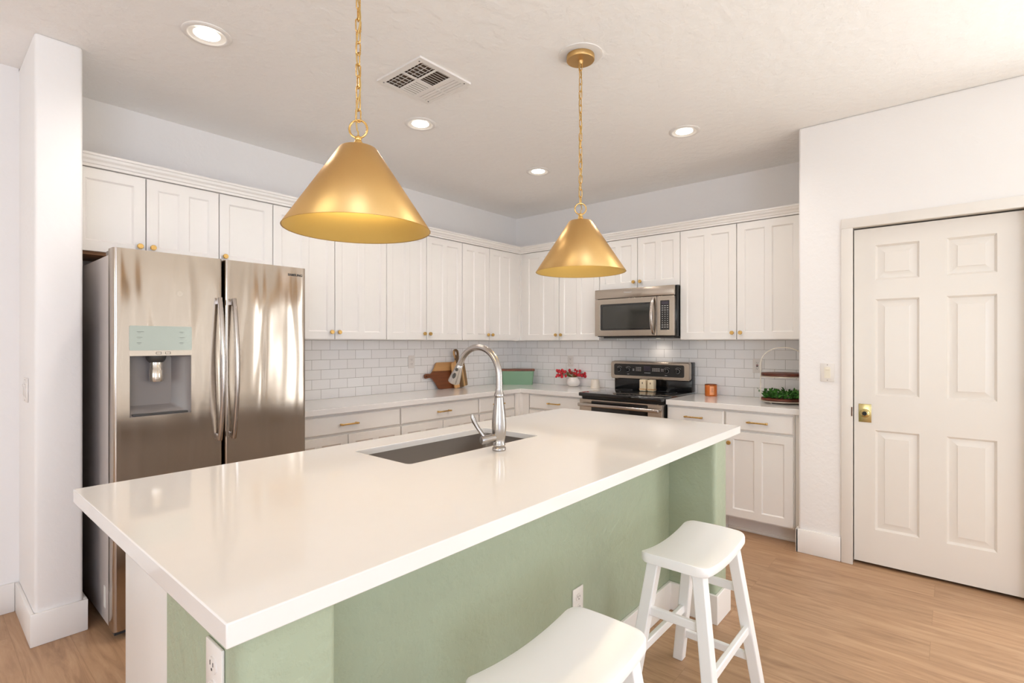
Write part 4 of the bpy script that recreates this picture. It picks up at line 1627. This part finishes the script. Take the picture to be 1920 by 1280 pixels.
# salt and pepper shakers on the cooktop
for i, (yy, lab) in enumerate(((-1.668, 'cream square shaker on the black cooktop, left of the pair'), (-1.742, 'cream square shaker on the black cooktop, right of the pair'))):
    t = thing('shaker', lab, 'shaker', (-.24, yy, .929), 'salt and pepper shakers')
    q = .029
    obj('body', MB().box(-.24 - q, yy - q, .9286, -.24 + q, yy + q, 1.03, bev=.006, seg=3), M['shaker'], t)
    obj('base_band', MB().box(-.24 - q - .001, yy - q - .001, .942, -.24 + q + .001, yy + q + .001, .952, bev=.001), M['maple'], t)
    mm = MB()
    mm.ring_loft([[(-.24 - q - .0008, yy + .004 * math.cos(a), 1.00 + .009 * math.sin(a)) for a in [2 * PI * k / 12 for k in range(12)]], [(-.24 - q + .001, yy + .004 * math.cos(a), 1.00 + .009 * math.sin(a)) for a in [2 * PI * k / 12 for k in range(12)]]])
    obj('emblem', mm, M['ink'] if i == 0 else M['walnut'], t)

# copper candle
cd = thing('candle_jar', 'orange copper candle jar on the counter right of the range', 'candle', (-.135, -2.215, CTZ))
obj('jar', MB().lathe([(.046, CTZ), (.048, CTZ + .003), (.048, CTZ + .092), (.046, CTZ + .094), (.044, CTZ + .09), (.044, CTZ + .07)], -.135, -2.215, 40), M['copper'], cd, smooth=50)
obj('rim', MB().lathe([(.0485, CTZ + .090), (.0485, CTZ + .096), (.045, CTZ + .096), (.045, CTZ + .090)], -.135, -2.215, 40, cap0=False, cap1=False), M['rim_brown'], cd)
m = MB()
ring = []
for k in range(11):
    a = math.radians(188 + 44 * k / 10)
    ring.append((math.cos(a), math.sin(a)))
V0 = [m.v(-.135 + .0485 * a, -2.215 + .0485 * b, CTZ + .012) for a, b in ring]
V1 = [m.v(-.135 + .0485 * a, -2.215 + .0485 * b, CTZ + .082) for a, b in ring]
for k in range(10):
    m.bm.faces.new((V0[k], V0[k + 1], V1[k + 1], V1[k]))
lb = obj('paper_label', m, M['copper_label'], cd, label='pale copper label with small print')
m = MB()
for (z, a0, a1, hh) in ((.060, 200, 222, .002), (.047, 205, 213, .005), (.036, 200, 222, .002)):
    pa = [math.radians(a0 + (a1 - a0) * k / 6) for k in range(7)]
    A = [m.v(-.135 + .0488 * math.cos(a), -2.215 + .0488 * math.sin(a), CTZ + z) for a in pa]
    B = [m.v(-.135 + .0488 * math.cos(a), -2.215 + .0488 * math.sin(a), CTZ + z + hh) for a in pa]
    for k in range(6):
        m.bm.faces.new((A[k], A[k + 1], B[k + 1], B[k]))
obj('label_print', m, M['rim_brown'], lb)

# two-tier stand
SXc, SYc = -.30, -2.795
ts = thing('tiered_stand', 'two-tier round wooden tray stand with white arched handle by the pantry wall', 'tray stand', (SXc, SYc, CTZ))
TR = .145
tr1 = obj('lower_tray', MB().lathe([(TR - .004, CTZ + .020), (TR, CTZ + .022), (TR, CTZ + .036), (TR - .003, CTZ + .038)], SXc, SYc, 64), M['tray_wood'], ts, label='dark walnut lower tray')
tr2 = obj('upper_tray', MB().lathe([(TR - .004, CTZ + .198), (TR, CTZ + .20), (TR, CTZ + .216), (TR - .003, CTZ + .218)], SXc, SYc, 64), M['tray_wood'], ts, label='dark walnut upper tray')
for par, z in ((tr1, .012), (tr2, .190)):
    m = MB().lathe([(TR - .006, CTZ + z), (TR + .001, CTZ + z), (TR + .001, CTZ + z + .007), (TR - .006, CTZ + z + .0075)], SXc, SYc, 64)
    obj('tray_rim', m, M['hoop'], par)
hr = TR + .004
pts = []
hz = CTZ + .285
m = MB()
prof = [(-hr, CTZ + .012), (-hr, hz)]
for k in range(1, 28):
    a = PI - PI * k / 28
    prof.append((hr * math.cos(a), hz + hr * .80 * math.sin(a)))
prof += [(hr, hz), (hr, CTZ + .012)]
rings = []
P2 = [Vector((a, b)) for a, b in prof]
for i, p in enumerate(P2):
    tt = (P2[min(i + 1, len(P2) - 1)] - P2[max(i - 1, 0)]).normalized()
    nn = Vector((-tt.y, tt.x))
    w, th = .011, .003
    hd = Vector((.22, -.975, 0))
    pd = Vector((.975, .22, 0))
    c = Vector((SXc, SYc, 0)) + hd * p.x + Vector((0, 0, p.y))
    n3 = hd * nn.x + Vector((0, 0, nn.y))
    rings.append([tuple(c + pd * sa * w + n3 * sb * th) for sa, sb in ((-1, -1), (1, -1), (1, 1), (-1, 1))])
m.ring_loft(rings)
obj('arch_handle', m, M['hoop'], ts, smooth=40)
m = MB()
for k in range(3):
    a = 2 * PI * k / 3 + .5
    m.lathe([(.008, CTZ), (.008, CTZ + .013)], SXc + .11 * math.cos(a), SYc + .11 * math.sin(a), 12)
obj('foot', m, M['hoop'], ts)

# greenery on the lower tray
rnd = random.Random(5)
m = MB()
for k in range(430):
    a = rnd.uniform(0, 2 * PI)
    rr = TR * (.45 + .45 * rnd.random() ** .7)
    c = Vector((SXc + rr * math.cos(a), SYc + rr * math.sin(a), CTZ + .042 + rnd.random() ** 1.6 * .042))
    L, W = rnd.uniform(.018, .034), rnd.uniform(.013, .020)
    d = Vector((rnd.uniform(-1, 1), rnd.uniform(-1, 1), rnd.uniform(-.3, 1))).normalized()
    u = d.cross(Vector((rnd.uniform(-1, 1), rnd.uniform(-1, 1), rnd.uniform(-1, 1)))).normalized()
    if c.z - L < CTZ + .040:
        d.z = abs(d.z)
    n3 = d.cross(u) * .0012
    n3 = d.cross(u) * .004
    cc = [c, c + d * L * .5, c + d * L - n3]
    sd_ = [[c + d * L * .25 + u * W * .4 * q + n3, c + d * L * .6 + u * W * .5 * q + n3 * .8] for q in (1, -1)]
    C_ = [m.bm.verts.new(p) for p in cc]
    for q in (0, 1):
        S_ = [m.bm.verts.new(p) for p in sd_[q]]
        m.bm.faces.new((C_[0], S_[0], S_[1], C_[1]))
        m.bm.faces.new((C_[1], S_[1], C_[2]))
for k in range(3):
    c = Vector((SXc - .01, SYc + TR - .015 + k * .003, CTZ + .05))
    e_ = c + Vector((-.02, .028, .025 + .01 * k))
    m.tube([tuple(c), tuple((c + e_) / 2 + Vector((0, 0, .006))), tuple(e_)], .0011, 5)
    for q in range(5):
        p = c + (e_ - c) * (q / 4)
        u = Vector((rnd.uniform(-1, 1), rnd.uniform(-.4, .4), rnd.uniform(-.3, 1))).normalized() * .011
        vv = [m.bm.verts.new(x) for x in (p, p + u * .5 + Vector((0, .004, 0)), p + u, p + u * .5 - Vector((0, .004, 0)))]
        m.bm.faces.new(vv)
tag(obj('greenery_wreath', m, M['leaf'], origin=(SXc, SYc, CTZ + .04)), 'small leafy green wreath lying on the lower tray', 'greenery')
